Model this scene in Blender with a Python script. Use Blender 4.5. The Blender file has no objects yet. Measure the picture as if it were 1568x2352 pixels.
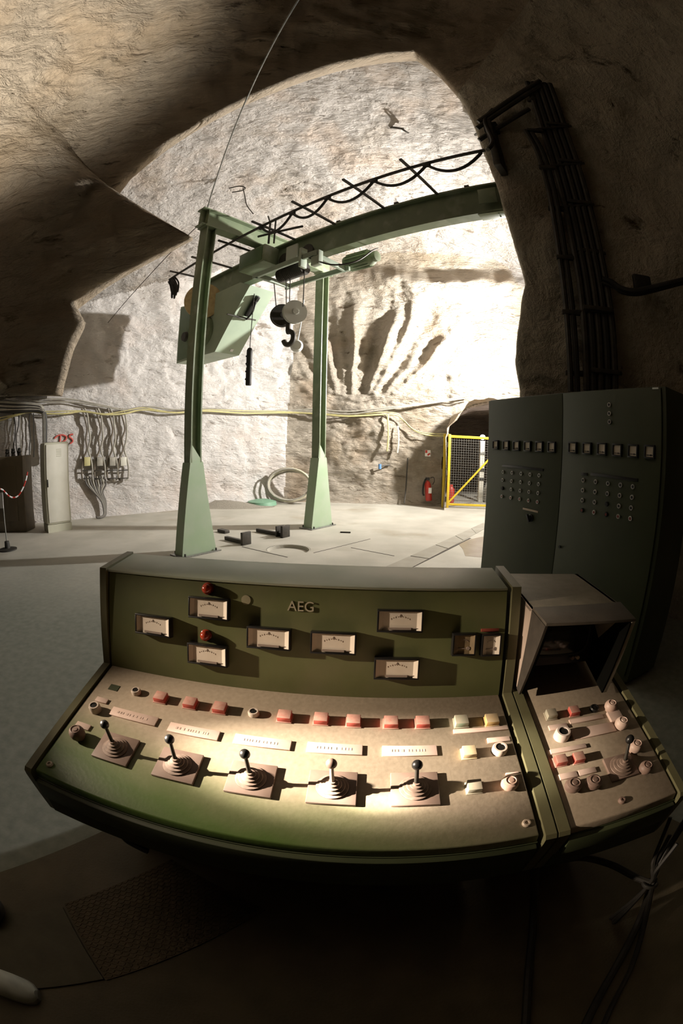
import bpy, bmesh, math, random
import numpy as np
from mathutils import Vector, Matrix, noise
random.seed(7)
S = bpy.context.scene
COL = S.collection
V = Vector
PI = math.pi

# ------------------------------------------------------------------ camera (15 mm full-frame fisheye, as the photograph)
P, R, F, HC = math.radians(8.77), math.radians(.908), 980.0, 1.65
fw = V((0, math.cos(P), -math.sin(P)))
u0 = V((0, math.sin(P), math.cos(P)))
r0 = V((1, 0, 0))
up = math.cos(R)*u0 - math.sin(R)*r0
rt = math.cos(R)*r0 + math.sin(R)*u0
EYE = V((0, 0, HC))
cd = bpy.data.cameras.new('Camera')
co = bpy.data.objects.new('Camera', cd)
COL.objects.link(co)
S.camera = co
cd.type = 'PANO'
cd.panorama_type = 'FISHEYE_EQUISOLID'
cd.fisheye_lens = 15.0
cd.fisheye_fov = math.radians(200)
cd.sensor_width = 36
cd.sensor_fit = 'AUTO'
cd.clip_start = .02
M = Matrix((rt, up, -fw)).transposed().to_4x4()
M.translation = EYE
co.matrix_world = M


def ray(px, py):
    x, y = px-784.0, 1176.0-py
    r = math.hypot(x, y)+1e-9
    th = 2*math.asin(min(r/(2*F), 1))
    return (rt*(x/r)+up*(y/r))*math.sin(th)+fw*math.cos(th)


def on_plane(px, py, p, n):
    """Where the sight line through a photo pixel meets the real surface (p, n)."""
    d = ray(px, py)
    n = V(n)
    return EYE+d*((V(p)-EYE).dot(n)/d.dot(n))


def at_z(px, py, z=0.0):
    return on_plane(px, py, (0, 0, z), (0, 0, 1))


# ------------------------------------------------------------------ materials
def mat(name, c1, c2=None, scale=6, rough=.6, metal=0, bump=0, bscale=40, spec=.5, detail=6, lo=.35, hi=.65, c3=None, s3=2, t3=(.55, .7), emit=None, est=1):
    m = bpy.data.materials.new(name)
    m.use_nodes = True
    nt = m.node_tree
    N, L = nt.nodes, nt.links
    b = N['Principled BSDF']
    b.inputs['Roughness'].default_value = rough
    b.inputs['Metallic'].default_value = metal
    b.inputs['Specular IOR Level'].default_value = spec
    b.inputs['Base Color'].default_value = (*c1, 1)
    geo = N.new('ShaderNodeNewGeometry')
    pos = geo.outputs['Position']
    if c2 is not None:
        n = N.new('ShaderNodeTexNoise')
        n.inputs['Scale'].default_value = scale
        n.inputs['Detail'].default_value = detail
        L.new(pos, n.inputs['Vector'])
        r = N.new('ShaderNodeValToRGB')
        r.color_ramp.elements[0].position = lo
        r.color_ramp.elements[1].position = hi
        r.color_ramp.elements[0].color = (*c1, 1)
        r.color_ramp.elements[1].color = (*c2, 1)
        L.new(n.outputs['Fac'], r.inputs['Fac'])
        out = r.outputs['Color']
        if c3 is not None:
            n3 = N.new('ShaderNodeTexNoise')
            n3.inputs['Scale'].default_value = s3
            n3.inputs['Detail'].default_value = 5
            L.new(pos, n3.inputs['Vector'])
            mr = N.new('ShaderNodeMapRange')
            mr.inputs['From Min'].default_value = t3[0]
            mr.inputs['From Max'].default_value = t3[1]
            L.new(n3.outputs['Fac'], mr.inputs['Value'])
            mx = N.new('ShaderNodeMix')
            mx.data_type = 'RGBA'
            L.new(mr.outputs[0], mx.inputs['Factor'])
            L.new(out, mx.inputs['A'])
            mx.inputs['B'].default_value = (*c3, 1)
            out = mx.outputs['Result']
        L.new(out, b.inputs['Base Color'])
    if bump:
        n2 = N.new('ShaderNodeTexNoise')
        n2.inputs['Scale'].default_value = bscale
        n2.inputs['Detail'].default_value = 8
        L.new(pos, n2.inputs['Vector'])
        bp = N.new('ShaderNodeBump')
        bp.inputs['Strength'].default_value = bump
        bp.inputs['Distance'].default_value = .02
        L.new(n2.outputs['Fac'], bp.inputs['Height'])
        L.new(bp.outputs['Normal'], b.inputs['Normal'])
    if emit:
        b.inputs['Emission Color'].default_value = (*emit, 1)
        b.inputs['Emission Strength'].default_value = est
    return m


def rock_mat(name, base, crack, stain, dark, bump=.9, stretch=(.42, 1.0, 1.5), crack_w=.035):
    """Sprayed, crumpled limestone: pale ground, dark creases, warm stains."""
    m = bpy.data.materials.new(name)
    m.use_nodes = True
    nt = m.node_tree
    N, L = nt.nodes, nt.links
    b = N['Principled BSDF']
    b.inputs['Roughness'].default_value = .9
    b.inputs['Specular IOR Level'].default_value = .15
    pos = N.new('ShaderNodeNewGeometry').outputs['Position']
    mp = N.new('ShaderNodeMapping')
    mp.inputs['Scale'].default_value = stretch
    mp.inputs['Rotation'].default_value = (.15, .30, .12)
    L.new(pos, mp.inputs['Vector'])

    def nz(scale, detail, vec, dist=0, rough=.6):
        n = N.new('ShaderNodeTexNoise')
        n.inputs['Scale'].default_value = scale
        n.inputs['Detail'].default_value = detail
        n.inputs['Roughness'].default_value = rough
        n.inputs['Distortion'].default_value = dist
        L.new(vec, n.inputs['Vector'])
        return n.outputs['Fac']

    def math_(op, a, bv=None, cl=False):
        q = N.new('ShaderNodeMath')
        q.operation = op
        q.use_clamp = cl
        for i, x in enumerate((a, bv)):
            if x is None:
                continue
            if isinstance(x, (int, float)):
                q.inputs[i].default_value = x
            else:
                L.new(x, q.inputs[i])
        return q.outputs[0]

    def rng(x, a, c, lo=0, hi=1):
        q = N.new('ShaderNodeMapRange')
        q.inputs['From Min'].default_value = a
        q.inputs['From Max'].default_value = c
        q.inputs['To Min'].default_value = lo
        q.inputs['To Max'].default_value = hi
        L.new(x, q.inputs['Value'])
        return q.outputs[0]

    def mix(f, a, c):
        q = N.new('ShaderNodeMix')
        q.data_type = 'RGBA'
        L.new(f, q.inputs['Factor'])
        for nm, x in (('A', a), ('B', c)):
            if isinstance(x, tuple):
                q.inputs[nm].default_value = (*x, 1)
            else:
                L.new(x, q.inputs[nm])
        return q.outputs['Result']

    n1 = nz(2.3, 6, mp.outputs[0], .5, .62)
    n2 = nz(6.5, 7, mp.outputs[0], .7, .65)
    n3 = nz(21, 6, mp.outputs[0], .4, .65)
    patch = rng(nz(.9, 4, pos), .42, .60)
    crackf = math_('MULTIPLY', rng(n1, .40, .40-crack_w*2.2, 0, 1), patch)
    crack2 = math_('MULTIPLY', rng(n2, .36, .36-crack_w*1.6, 0, 1), rng(nz(1.3, 3, pos), .44, .58))
    tone = rng(nz(3.2, 8, pos, 0, .7), .3, .7)
    col = mix(tone, base, tuple(x*.80 for x in base))
    col = mix(rng(nz(.55, 4, pos), .52, .68, 0, .6), col, stain)
    col = mix(rng(nz(.42, 6, pos, .5), .53, .66, 0, .75), col, dark)
    col = mix(rng(n2, .42, .30, 0, .45), col, dark)
    col = mix(crack2, col, crack)
    col = mix(crackf, col, crack)
    L.new(col, b.inputs['Base Color'])
    h = math_('ADD', math_('MULTIPLY', n1, 1.0), math_('MULTIPLY', n2, .55))
    h = math_('ADD', h, math_('MULTIPLY', n3, .22))
    h = math_('SUBTRACT', h, math_('MULTIPLY', math_('ADD', crackf, crack2), .15))
    bp = N.new('ShaderNodeBump')
    bp.inputs['Strength'].default_value = bump
    bp.inputs['Distance'].default_value = .42
    L.new(h, bp.inputs['Height'])
    L.new(bp.outputs['Normal'], b.inputs['Normal'])
    return m


ROCK = rock_mat('pale_rock', (.72, .67, .62), (.10, .075, .045), (.64, .49, .37), (.42, .35, .27), bump=1.0, crack_w=.045)
ROCKW = rock_mat('whitewashed_rock', (.70, .665, .635), (.30, .26, .22), (.64, .53, .46), (.56, .52, .48), bump=.6, crack_w=.025)
ROCKB = rock_mat('brown_rock', (.56, .49, .40), (.13, .09, .055), (.50, .36, .24), (.28, .22, .145), crack_w=.04)
ROCKD = rock_mat('vault_rock', (.70, .58, .44), (.09, .06, .035), (.62, .46, .30), (.40, .31, .205), crack_w=.04)
ROCKP = rock_mat('lit_pillar_rock', (.76, .68, .55), (.10, .075, .045), (.64, .50, .36), (.42, .35, .25), stretch=(.8, .8, .7), crack_w=.035)  # paler copy of the rock, standing in for light on the pillar face
CONC = mat('dusty_concrete', (.47, .445, .385), (.385, .365, .31), 1.3, .75, bump=.12, bscale=30, c3=(.31, .275, .21), s3=.7, t3=(.56, .72), spec=.3)
PAINT = mat('green_machine_paint', (.135, .205, .105), (.115, .18, .09), 5, .42, bump=.02, bscale=220, spec=.45)
PAINTDK = mat('dark_green_paint', (.05, .06, .026), (.04, .05, .022), 5, .5, bump=.02, bscale=220)
PANELG = mat('olive_panel_paint', (.125, .135, .05), (.11, .12, .043), 9, .5, bump=.02, bscale=300, c3=(.15, .14, .07), s3=4, t3=(.5, .8))
CABG = mat('cabinet_green_paint', (.046, .056, .023), (.040, .050, .020), 4, .5, bump=.015, bscale=250)
GANT = mat('gantry_green_paint', (.205, .25, .15), (.175, .215, .13), 4, .5, bump=.03, bscale=150, c3=(.33, .36, .27), s3=3, t3=(.55, .75))
TOPG = mat('lit_green_top', (.31, .345, .255), (.37, .39, .30), 7, .45, bump=.03, bscale=200)  # flood light on the panel cover is put into this lighter green
STEEL = mat('worn_steel', (.33, .33, .31), (.24, .24, .22), 20, .38, .6, bump=.03, bscale=120)
DKSTEEL = mat('dark_steel', (.045, .042, .035), (.07, .06, .048), 15, .55, .4, bump=.05, bscale=80)
BLACK = mat('black_plastic', (.012, .011, .010), rough=.35, spec=.5)
RUBBER = mat('black_rubber', (.02, .018, .015), (.03, .026, .02), 30, .6, bump=.03, bscale=90)
IVORY = mat('aged_ivory', (.60, .50, .40), (.53, .43, .33), 30, .6)
DIAL = mat('meter_dial_paper', (.72, .63, .52), (.64, .55, .44), 12, .6)
INK = mat('printed_ink', (.05, .04, .035), rough=.7)
SCALEINK = mat('faded_scale_ink', (.27, .21, .17), rough=.7)
PLATE = mat('pink_beige_nameplate', (.60, .45, .38), (.54, .40, .33), 25, .6)
BUTRED = mat('dusty_red_button', (.56, .085, .06), (.50, .11, .085), 60, .55)
BUTGRY = mat('dusty_grey_button', (.36, .35, .27), (.44, .40, .30), 60, .55)
BUTYEL = mat('dusty_yellow_button', (.58, .36, .10), (.52, .38, .18), 60, .55)
BUTGRN = mat('dusty_green_button', (.30, .40, .28), (.44, .40, .30), 50, .55)
KNOBM = mat('dusty_brown_knob', (.18, .115, .09), (.25, .17, .135), 40, .55)
JPLATE = mat('dusty_brown_plate', (.24, .17, .135), (.20, .135, .105), 18, .55)
BELLOW = mat('dusty_rubber_bellows', (.30, .215, .17), (.18, .125, .095), 40, .65)
LAMPRED = mat('red_lamp_glass', (.30, .035, .015), (.24, .03, .012), 20, .15, spec=.6)
CREAM = mat('cream_enamel', (.60, .58, .50), (.56, .54, .46), 5, .45)
CREAMD = mat('shaded_cream_enamel', (.45, .44, .34), (.42, .41, .32), 5, .5)  # darker copy of the cream, side shade put into the colour
WHITE = mat('white_paper', (.8, .8, .8), rough=.7)
YEL = mat('yellow_paint', (.70, .50, .03), (.62, .43, .03), 8, .45)
YCAB = mat('yellow_cable_sheath', (.56, .50, .22), (.46, .42, .22), 12, .55)
GCAB = mat('grey_cable_sheath', (.34, .32, .27), (.26, .24, .2), 10, .6)
REDP = mat('red_paint', (.50, .035, .02), (.42, .03, .02), 12, .4)
TANM = mat('tan_wood_disc', (.52, .40, .20), (.42, .31, .15), 14, .6)
MONG = mat('grey_monitor_case', (.185, .165, .12), (.23, .20, .15), 25, .55, bump=.08, bscale=300)
MONS = mat('lit_case_side', (.42, .33, .27), (.38, .30, .24), 15, .55)  # paler than the rest of the case: torch light painted on the left flank
SCREEN = mat('dark_crt_glass', (.012, .012, .010), (.022, .018, .012), 14, .12, spec=.6)
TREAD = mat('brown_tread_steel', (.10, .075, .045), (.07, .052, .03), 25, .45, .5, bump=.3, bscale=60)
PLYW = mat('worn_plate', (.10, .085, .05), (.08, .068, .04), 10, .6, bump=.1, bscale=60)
SHOEW = mat('off_white_shoe_leather', (.62, .64, .58), (.5, .52, .47), 18, .55)
BLUEP = mat('blue_plastic', (.10, .22, .42), rough=.4)
LAMPE = mat('lit_tube', (1, 1, 1), emit=(.86, .78, 1.0), est=40)
PUDDLE = mat('wet_floor', (.30, .25, .17), (.25, .2, .13), 4, .35, spec=.5)

# desk skin: green paint under a blanket of brown dust, wiped off towards the front left edge
def desk_mat(wipe_dir, wipe_at, nm):
    m = bpy.data.materials.new(nm)
    m.use_nodes = True
    nt = m.node_tree
    N, L = nt.nodes, nt.links
    b = N['Principled BSDF']
    b.inputs['Roughness'].default_value = .38
    b.inputs['Specular IOR Level'].default_value = .45
    pos = N.new('ShaderNodeNewGeometry').outputs['Position']
    d = N.new('ShaderNodeVectorMath')
    d.operation = 'DOT_PRODUCT'
    d.inputs[1].default_value = wipe_dir
    L.new(pos, d.inputs[0])
    n = N.new('ShaderNodeTexNoise')
    n.inputs['Scale'].default_value = 3.5
    n.inputs['Detail'].default_value = 6
    L.new(pos, n.inputs['Vector'])
    ma = N.new('ShaderNodeMath')
    ma.operation = 'MULTIPLY_ADD'
    ma.inputs[1].default_value = .16
    L.new(n.outputs['Fac'], ma.inputs[0])
    L.new(d.outputs['Value'], ma.inputs[2])
    mr = N.new('ShaderNodeMapRange')
    mr.inputs['From Min'].default_value = wipe_at
    mr.inputs['From Max'].default_value = wipe_at+.22
    L.new(ma.outputs[0], mr.inputs['Value'])
    n2 = N.new('ShaderNodeTexNoise')
    n2.inputs['Scale'].default_value = 70
    n2.inputs['Detail'].default_value = 5
    L.new(pos, n2.inputs['Vector'])
    r = N.new('ShaderNodeValToRGB')
    r.color_ramp.elements[0].position = .3
    r.color_ramp.elements[1].position = .7
    r.color_ramp.elements[0].color = (.29, .235, .17, 1)
    r.color_ramp.elements[1].color = (.35, .285, .21, 1)
    L.new(n2.outputs['Fac'], r.inputs['Fac'])
    mx = N.new('ShaderNodeMix')
    mx.data_type = 'RGBA'
    L.new(mr.outputs[0], mx.inputs['Factor'])
    mx.inputs['A'].default_value = (.080, .135, .030, 1)
    L.new(r.outputs['Color'], mx.inputs['B'])
    L.new(mx.outputs['Result'], b.inputs['Base Color'])
    rr = N.new('ShaderNodeMapRange')
    rr.inputs['To Min'].default_value = .36
    rr.inputs['To Max'].default_value = .52
    L.new(mr.outputs[0], rr.inputs['Value'])
    L.new(rr.outputs[0], b.inputs['Roughness'])
    bp = N.new('ShaderNodeBump')
    bp.inputs['Strength'].default_value = .10
    bp.inputs['Distance'].default_value = .004
    L.new(n2.outputs['Fac'], bp.inputs['Height'])
    L.new(bp.outputs['Normal'], b.inputs['Normal'])
    return m


# ------------------------------------------------------------------ mesh helpers
class MB:
    def __init__(s):
        s.bm = bmesh.new()
        s.mi = 0

    def _f(s, vs):
        try:
            f = s.bm.faces.new(vs)
            f.material_index = s.mi
            return f
        except ValueError:
            return None

    def hexa(s, p, bevel=0):
        """8 points: bottom loop 0-3, top loop 4-7."""
        v = [s.bm.verts.new(q) for q in p]
        fs = [s._f([v[i] for i in q]) for q in ((3, 2, 1, 0), (4, 5, 6, 7), (0, 1, 5, 4), (1, 2, 6, 5), (2, 3, 7, 6), (3, 0, 4, 7))]
        if bevel:
            es = list({e for f in fs if f for e in f.edges})
            r = bmesh.ops.bevel(s.bm, geom=es, offset=bevel, segments=2, affect='EDGES', profile=.5)
            for f in r['faces']:
                f.material_index = s.mi
        return s

    def box(s, c, sx, sy, sz, ax=None, bevel=0):
        """Box of half-open axes: c is the centre, ax the three unit axes."""
        a, b, d = ax or (V((1, 0, 0)), V((0, 1, 0)), V((0, 0, 1)))
        c = V(c)
        a, b, d = V(a)*sx/2, V(b)*sy/2, V(d)*sz/2
        return s.hexa([c-a-b-d, c+a-b-d, c+a+b-d, c-a+b-d, c-a-b+d, c+a-b+d, c+a+b+d, c-a+b+d], bevel)

    def prism(s, poly, ext):
        ext = V(ext)
        lo = [s.bm.verts.new(V(p)) for p in poly]
        hi = [s.bm.verts.new(V(p)+ext) for p in poly]
        s._f(lo[::-1])
        s._f(hi)
        for i in range(len(poly)):
            j = (i+1) % len(poly)
            s._f([lo[i], lo[j], hi[j], hi[i]])
        return s

    def lathe(s, prof, o, axis, seg=24):
        o, ax = V(o), V(axis).normalized()
        e = ax.orthogonal().normalized()
        g = ax.cross(e)
        rings = []
        for r, h in prof:
            if r < 1e-6:
                rings.append([s.bm.verts.new(o+ax*h)])
            else:
                rings.append([s.bm.verts.new(o+ax*h+(e*math.cos(2*PI*k/seg)+g*math.sin(2*PI*k/seg))*r) for k in range(seg)])
        for A, B in zip(rings, rings[1:]):
            for k in range(seg):
                j = (k+1) % seg
                if len(A) == 1 and len(B) == 1:
                    continue
                if len(A) == 1:
                    s._f([A[0], B[j], B[k]])
                elif len(B) == 1:
                    s._f([A[k], A[j], B[0]])
                else:
                    s._f([A[k], A[j], B[j], B[k]])
        return s

    def cyl(s, p0, p1, r, r1=None, seg=16):
        p0, p1 = V(p0), V(p1)
        h = (p1-p0).length
        return s.lathe([(0, 0), (r, 0), (r if r1 is None else r1, h), (0, h)], p0, p1-p0, seg)

    def ball(s, c, r, seg=18, sq=1.0, axis=(0, 0, 1)):
        n = 10
        return s.lathe([(r*math.sin(PI*k/n), -r*sq*math.cos(PI*k/n)) for k in range(n+1)], c, axis, seg)

    def tube(s, pts, r, seg=8, closed=False):
        pts = [V(p) for p in pts]
        n = len(pts)
        rings = []
        t = (pts[1]-pts[0]).normalized()
        e = t.orthogonal().normalized()
        for i in range(n):
            if closed:
                t = (pts[(i+1) % n]-pts[i-1]).normalized()
            else:
                t = (pts[min(i+1, n-1)]-pts[max(i-1, 0)]).normalized()
            e = (e-t*e.dot(t))
            e = e.normalized() if e.length > 1e-6 else t.orthogonal().normalized()
            g = t.cross(e)
            rings.append([s.bm.verts.new(pts[i]+(e*math.cos(2*PI*k/seg)+g*math.sin(2*PI*k/seg))*r) for k in range(seg)])
        m = n if closed else n-1
        for i in range(m):
            A, B = rings[i], rings[(i+1) % n]
            for k in range(seg):
                j = (k+1) % seg
                s._f([A[k], A[j], B[j], B[k]])
        if not closed:
            s._f(rings[0][::-1])
            s._f(rings[-1])
        return s

    def torus(s, c, axis, R_, r, seg=32, ss=8):
        c, ax = V(c), V(axis).normalized()
        e = ax.orthogonal().normalized()
        g = ax.cross(e)
        return s.tube([c+(e*math.cos(2*PI*k/seg)+g*math.sin(2*PI*k/seg))*R_ for k in range(seg)], r, ss, True)

    def build(s, name, mats, parent=None, angle=35):
        bm = s.bm
        bmesh.ops.recalc_face_normals(bm, faces=bm.faces)
        lim = math.radians(angle)
        for f in bm.faces:
            f.smooth = True
        for e in bm.edges:
            if len(e.link_faces) == 2 and e.calc_face_angle(0) > lim:
                e.smooth = False
        me = bpy.data.meshes.new(name)
        if parent is not None:
            base = parent['_o'] if '_o' in parent else (0, 0, 0)
            bmesh.ops.translate(bm, verts=bm.verts, vec=-V(base))
        bm.to_mesh(me)
        bm.free()
        for m in (mats if isinstance(mats, (list, tuple)) else [mats]):
            me.materials.append(m)
        o = bpy.data.objects.new(name, me)
        COL.objects.link(o)
        if parent is not None:
            o.parent = parent
            o['_o'] = tuple(base)
        return o


def tag(o, label=None, cat=None, group=None, kind=None):
    if label: o['label'] = label
    if cat: o['category'] = cat
    if group: o['group'] = group
    if kind: o['kind'] = kind
    return o


def thing(name, loc, label, cat, group=None):
    o = bpy.data.objects.new(name, None)
    o.location = loc
    o.empty_display_size = .1
    o['_o'] = tuple(loc)
    COL.objects.link(o)
    return tag(o, label, cat, group)


def solo(mb, name, m, label, cat, group=None):
    """A thing that is one mesh, its origin at its own lowest middle point."""
    vs = [v.co for v in mb.bm.verts]
    lo = V((sum(v.x for v in vs)/len(vs), sum(v.y for v in vs)/len(vs), min(v.z for v in vs)))
    bmesh.ops.translate(mb.bm, verts=mb.bm.verts, vec=-lo)
    o = mb.build(name, m)
    o.location = lo
    return tag(o, label, cat, group)


def spline(pts, n=8):
    """Catmull-Rom through the points."""
    pts = [V(p) for p in pts]
    out = []
    for i in range(len(pts)-1):
        p0, p1, p2, p3 = pts[max(i-1, 0)], pts[i], pts[i+1], pts[min(i+2, len(pts)-1)]
        for k in range(n):
            t = k/n
            out.append(.5*((2*p1)+(p2-p0)*t+(2*p0-5*p1+4*p2-p3)*t*t+(3*p1-p0-3*p2+p3)*t**3))
    out.append(pts[-1])
    return out


def text_mesh(mb, txt, o, ex_, ey_, size, depth):
    """Lettering as solid strokes set into the mesh builder."""
    cu = bpy.data.curves.new('lettering', 'FONT')
    cu.body = txt
    cu.size = size
    cu.extrude = depth/2
    cu.align_x = 'CENTER'
    cu.align_y = 'CENTER'
    ob = bpy.data.objects.new('lettering', cu)
    COL.objects.link(ob)
    dg = bpy.context.evaluated_depsgraph_get()
    me = bpy.data.meshes.new_from_object(ob.evaluated_get(dg))
    ez_ = V(ex_).cross(V(ey_))
    vs = [mb.bm.verts.new(V(o)+V(ex_)*v.co.x+V(ey_)*v.co.y+ez_*(v.co.z)) for v in me.vertices]
    for p in me.polygons:
        mb._f([vs[i] for i in p.vertices])
    bpy.data.objects.remove(ob)
    bpy.data.curves.remove(cu)
    bpy.data.meshes.remove(me)


def mesh_np(name, verts, faces, m, kind='structure'):
    """Numpy quads -> smooth mesh object."""
    used = np.unique(faces)
    idx = -np.ones(len(verts), int)
    idx[used] = np.arange(len(used))
    me = bpy.data.meshes.new(name)
    me.from_pydata(verts[used].tolist(), [], idx[faces].tolist())
    me.polygons.foreach_set('use_smooth', [True]*len(me.polygons))
    me.materials.append(m)
    o = bpy.data.objects.new(name, me)
    COL.objects.link(o)
    o['kind'] = kind
    return o


def rough(p, a=1.0):
    """Crumpled rock relief (metres) at a point."""
    q = V(p)
    r = noise.ridged_multi_fractal(q*.33, 1.0, 2.0, 4, 1.0, 2.0, noise_basis='PERLIN_ORIGINAL')
    f = noise.fractal(q*1.1+V((7, 3, 1)), 1.0, 2.0, 3)
    w = V((q.x*2.2+.8*f, q.y*2.2, q.z*4.5+.5*r))
    t = noise.fractal(w, .9, 2.1, 4)
    return a*(.17*(r-1.0)+.13*f+.065*t)


# ------------------------------------------------------------------ the setting: floor
LWA, LWB = V((-5.434, 9.836, 0)), V((-1.778, 12.767, 0))
LWN = V((-.6255, .780, 0))          # left wall, outward
RWA = LWB.copy()
RWN = V((.122, .9925, 0))           # rear wall, outward
HOLE = at_z(662, 1262)
HR = .36
bm = MB()
outer = [V((-16, -9, 0)), V((14, -9, 0)), V((14, 22, 0)), V((-16, 22, 0))]
ov = [bm.bm.verts.new(p) for p in outer]
oe = [bm.bm.edges.new((ov[i], ov[(i+1) % 4])) for i in range(4)]
hv = [bm.bm.verts.new((HOLE.x+HR*math.cos(2*PI*k/40), HOLE.y+HR*math.sin(2*PI*k/40), 0)) for k in range(40)]
he = [bm.bm.edges.new((hv[i], hv[(i+1) % 40])) for i in range(40)]
bmesh.ops.triangle_fill(bm.bm, use_beauty=True, use_dissolve=False, edges=oe+he)
FLOORM = CONC.copy()
FLOORM.name = 'hall_floor_concrete'
_nt = FLOORM.node_tree
_b = _nt.nodes['Principled BSDF']
_src = _b.inputs['Base Color'].links[0].from_socket
_pos = [n for n in _nt.nodes if n.type == 'NEW_GEOMETRY'][0].outputs['Position']
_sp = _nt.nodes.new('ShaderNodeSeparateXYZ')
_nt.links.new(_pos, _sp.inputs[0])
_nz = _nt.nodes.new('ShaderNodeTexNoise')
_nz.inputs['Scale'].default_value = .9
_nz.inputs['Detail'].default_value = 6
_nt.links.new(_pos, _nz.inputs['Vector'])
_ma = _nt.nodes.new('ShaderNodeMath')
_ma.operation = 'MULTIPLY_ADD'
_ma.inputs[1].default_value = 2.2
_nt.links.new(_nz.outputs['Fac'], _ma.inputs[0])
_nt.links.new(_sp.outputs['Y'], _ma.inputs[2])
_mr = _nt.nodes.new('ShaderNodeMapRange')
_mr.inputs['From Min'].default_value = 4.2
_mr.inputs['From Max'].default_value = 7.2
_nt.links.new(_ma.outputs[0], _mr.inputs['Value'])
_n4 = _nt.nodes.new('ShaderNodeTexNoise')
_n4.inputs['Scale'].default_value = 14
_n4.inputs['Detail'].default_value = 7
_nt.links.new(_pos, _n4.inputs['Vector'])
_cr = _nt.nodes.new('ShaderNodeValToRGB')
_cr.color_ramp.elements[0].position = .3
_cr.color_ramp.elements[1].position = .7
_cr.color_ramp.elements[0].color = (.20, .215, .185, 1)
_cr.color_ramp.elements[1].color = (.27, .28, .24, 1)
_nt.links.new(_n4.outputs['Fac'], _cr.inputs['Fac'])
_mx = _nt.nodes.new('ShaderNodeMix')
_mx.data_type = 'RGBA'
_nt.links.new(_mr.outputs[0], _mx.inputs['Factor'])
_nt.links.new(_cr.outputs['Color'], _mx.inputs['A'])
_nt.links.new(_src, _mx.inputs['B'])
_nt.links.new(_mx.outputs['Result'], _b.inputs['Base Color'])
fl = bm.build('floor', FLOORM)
fl['kind'] = 'structure'

# sunken round cover
bm = MB()
bm.lathe([(HR-.003, -.002), (HR-.02, -.002), (HR-.03, -.055), (0, -.055)], HOLE, (0, 0, 1), 40)
solo(bm, 'pit_cover', CONC, 'sunken round cover in the concrete between the gantry feet', 'cover')

# flush steel strip over the cable trench
pa, pb, pc, pd = at_z(868, 1310), at_z(1112, 1200), at_z(1118, 1212), at_z(930, 1312)
trench = thing('trench_cover', (pa+pb+pc+pd)/4, 'flush steel plates over the trench leading to the yellow gate', 'trench cover')
for k in range(5):
    a, b = k/5, (k+1)/5-.008
    A, B, C_, D = pa.lerp(pb, a), pa.lerp(pb, b), pd.lerp(pc, b), pd.lerp(pc, a)
    MB().hexa([A, D, C_, B, *[q+V((0, 0, .008)) for q in (A, D, C_, B)]]).build('cover_plate', mat('trench_plate_paint', (.33, .31, .26), (.28, .26, .21), 3, .6), trench)

# joints in the concrete and a damp patch by the cabinet
JOINT = mat('dark_joint', (.06, .05, .04), rough=.9)
for n_, ((xa, ya), (xb, yb), wd) in enumerate((((925, 1313), (1080, 1236), .035), ((556, 1256), (660, 1280), .022), ((806, 1258), (905, 1277), .018), ((720, 1270), (850, 1238), .014))):
    a, b = at_z(xa, ya), at_z(xb, yb)
    e = (b-a).normalized()
    f = V((-e.y, e.x, 0))*wd/2
    q = MB()
    q.hexa([a-f-V((0, 0, .02)), b-f-V((0, 0, .02)), b+f-V((0, 0, .02)), a+f-V((0, 0, .02)), *[p+V((0, 0, .003)) for p in (a-f, b-f, b+f, a+f)]])
    o = q.build('trim_%d' % (n_+1), JOINT)
    o['kind'] = 'structure'
q = MB()
q.prism([at_z(x, y) for x, y in ((1052, 1249), (1075, 1240), (1110, 1232), (1135, 1240), (1135, 1275), (1105, 1280), (1068, 1277), (1063, 1262))], V((0, 0, .0025)))
solo(q, 'damp_patch', PUDDLE, 'brown damp patch on the concrete beside the tall cabinet', 'stain')

# ------------------------------------------------------------------ the setting: rear chamber
Q = np.array([.5, 8.0, 3.0])
planes = [  # outward normal, point on plane, group
    ((-.6255, .780, 0.03), (-5.434, 9.836, 1.5), 0),
    ((.122, .9925, .0), (-1.778, 12.767, 0), 1),
    ((0, .20, .98), (.5, 8.0, 8.9), 2),
    ((-.58, .30, .757), (-4.6, 9.2, 6.9), 2),
    ((1, 0, 0), (7.6, 8, 0), 1),
    ((.55, 0, .83), (5.8, 8.0, 7.4), 2),
    ((0, -1, 0), (0, 4.2, 0), 3),
    ((0, 0, -1), (0, 0, -.25), 4),
    ((-1, 0, 0), (-13, 0, 0), 0),
]
PN = np.array([p[0] for p in planes], float)
PN /= np.linalg.norm(PN, axis=1)[:, None]
PH = np.array([(np.array(p[1])-Q)@n for p, n in zip(planes, PN)])
PG = np.array([p[2] for p in planes])
NA, NE = 720, 330
az = np.linspace(-PI, PI, NA+1)
el = np.linspace(-.62, PI/2-.002, NE+1)
AZ, EL = np.meshgrid(az, el)
D = np.stack([np.sin(AZ)*np.cos(EL), np.cos(AZ)*np.cos(EL), np.sin(EL)], -1).reshape(-1, 3)
DN = D@PN.T/PH
DN = np.clip(DN, 0, None)
dom = PG[np.argmax(DN, 1)]
T = (DN**14).sum(1)**(-1/14)
RV = Q+D*T[:, None]


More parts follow.
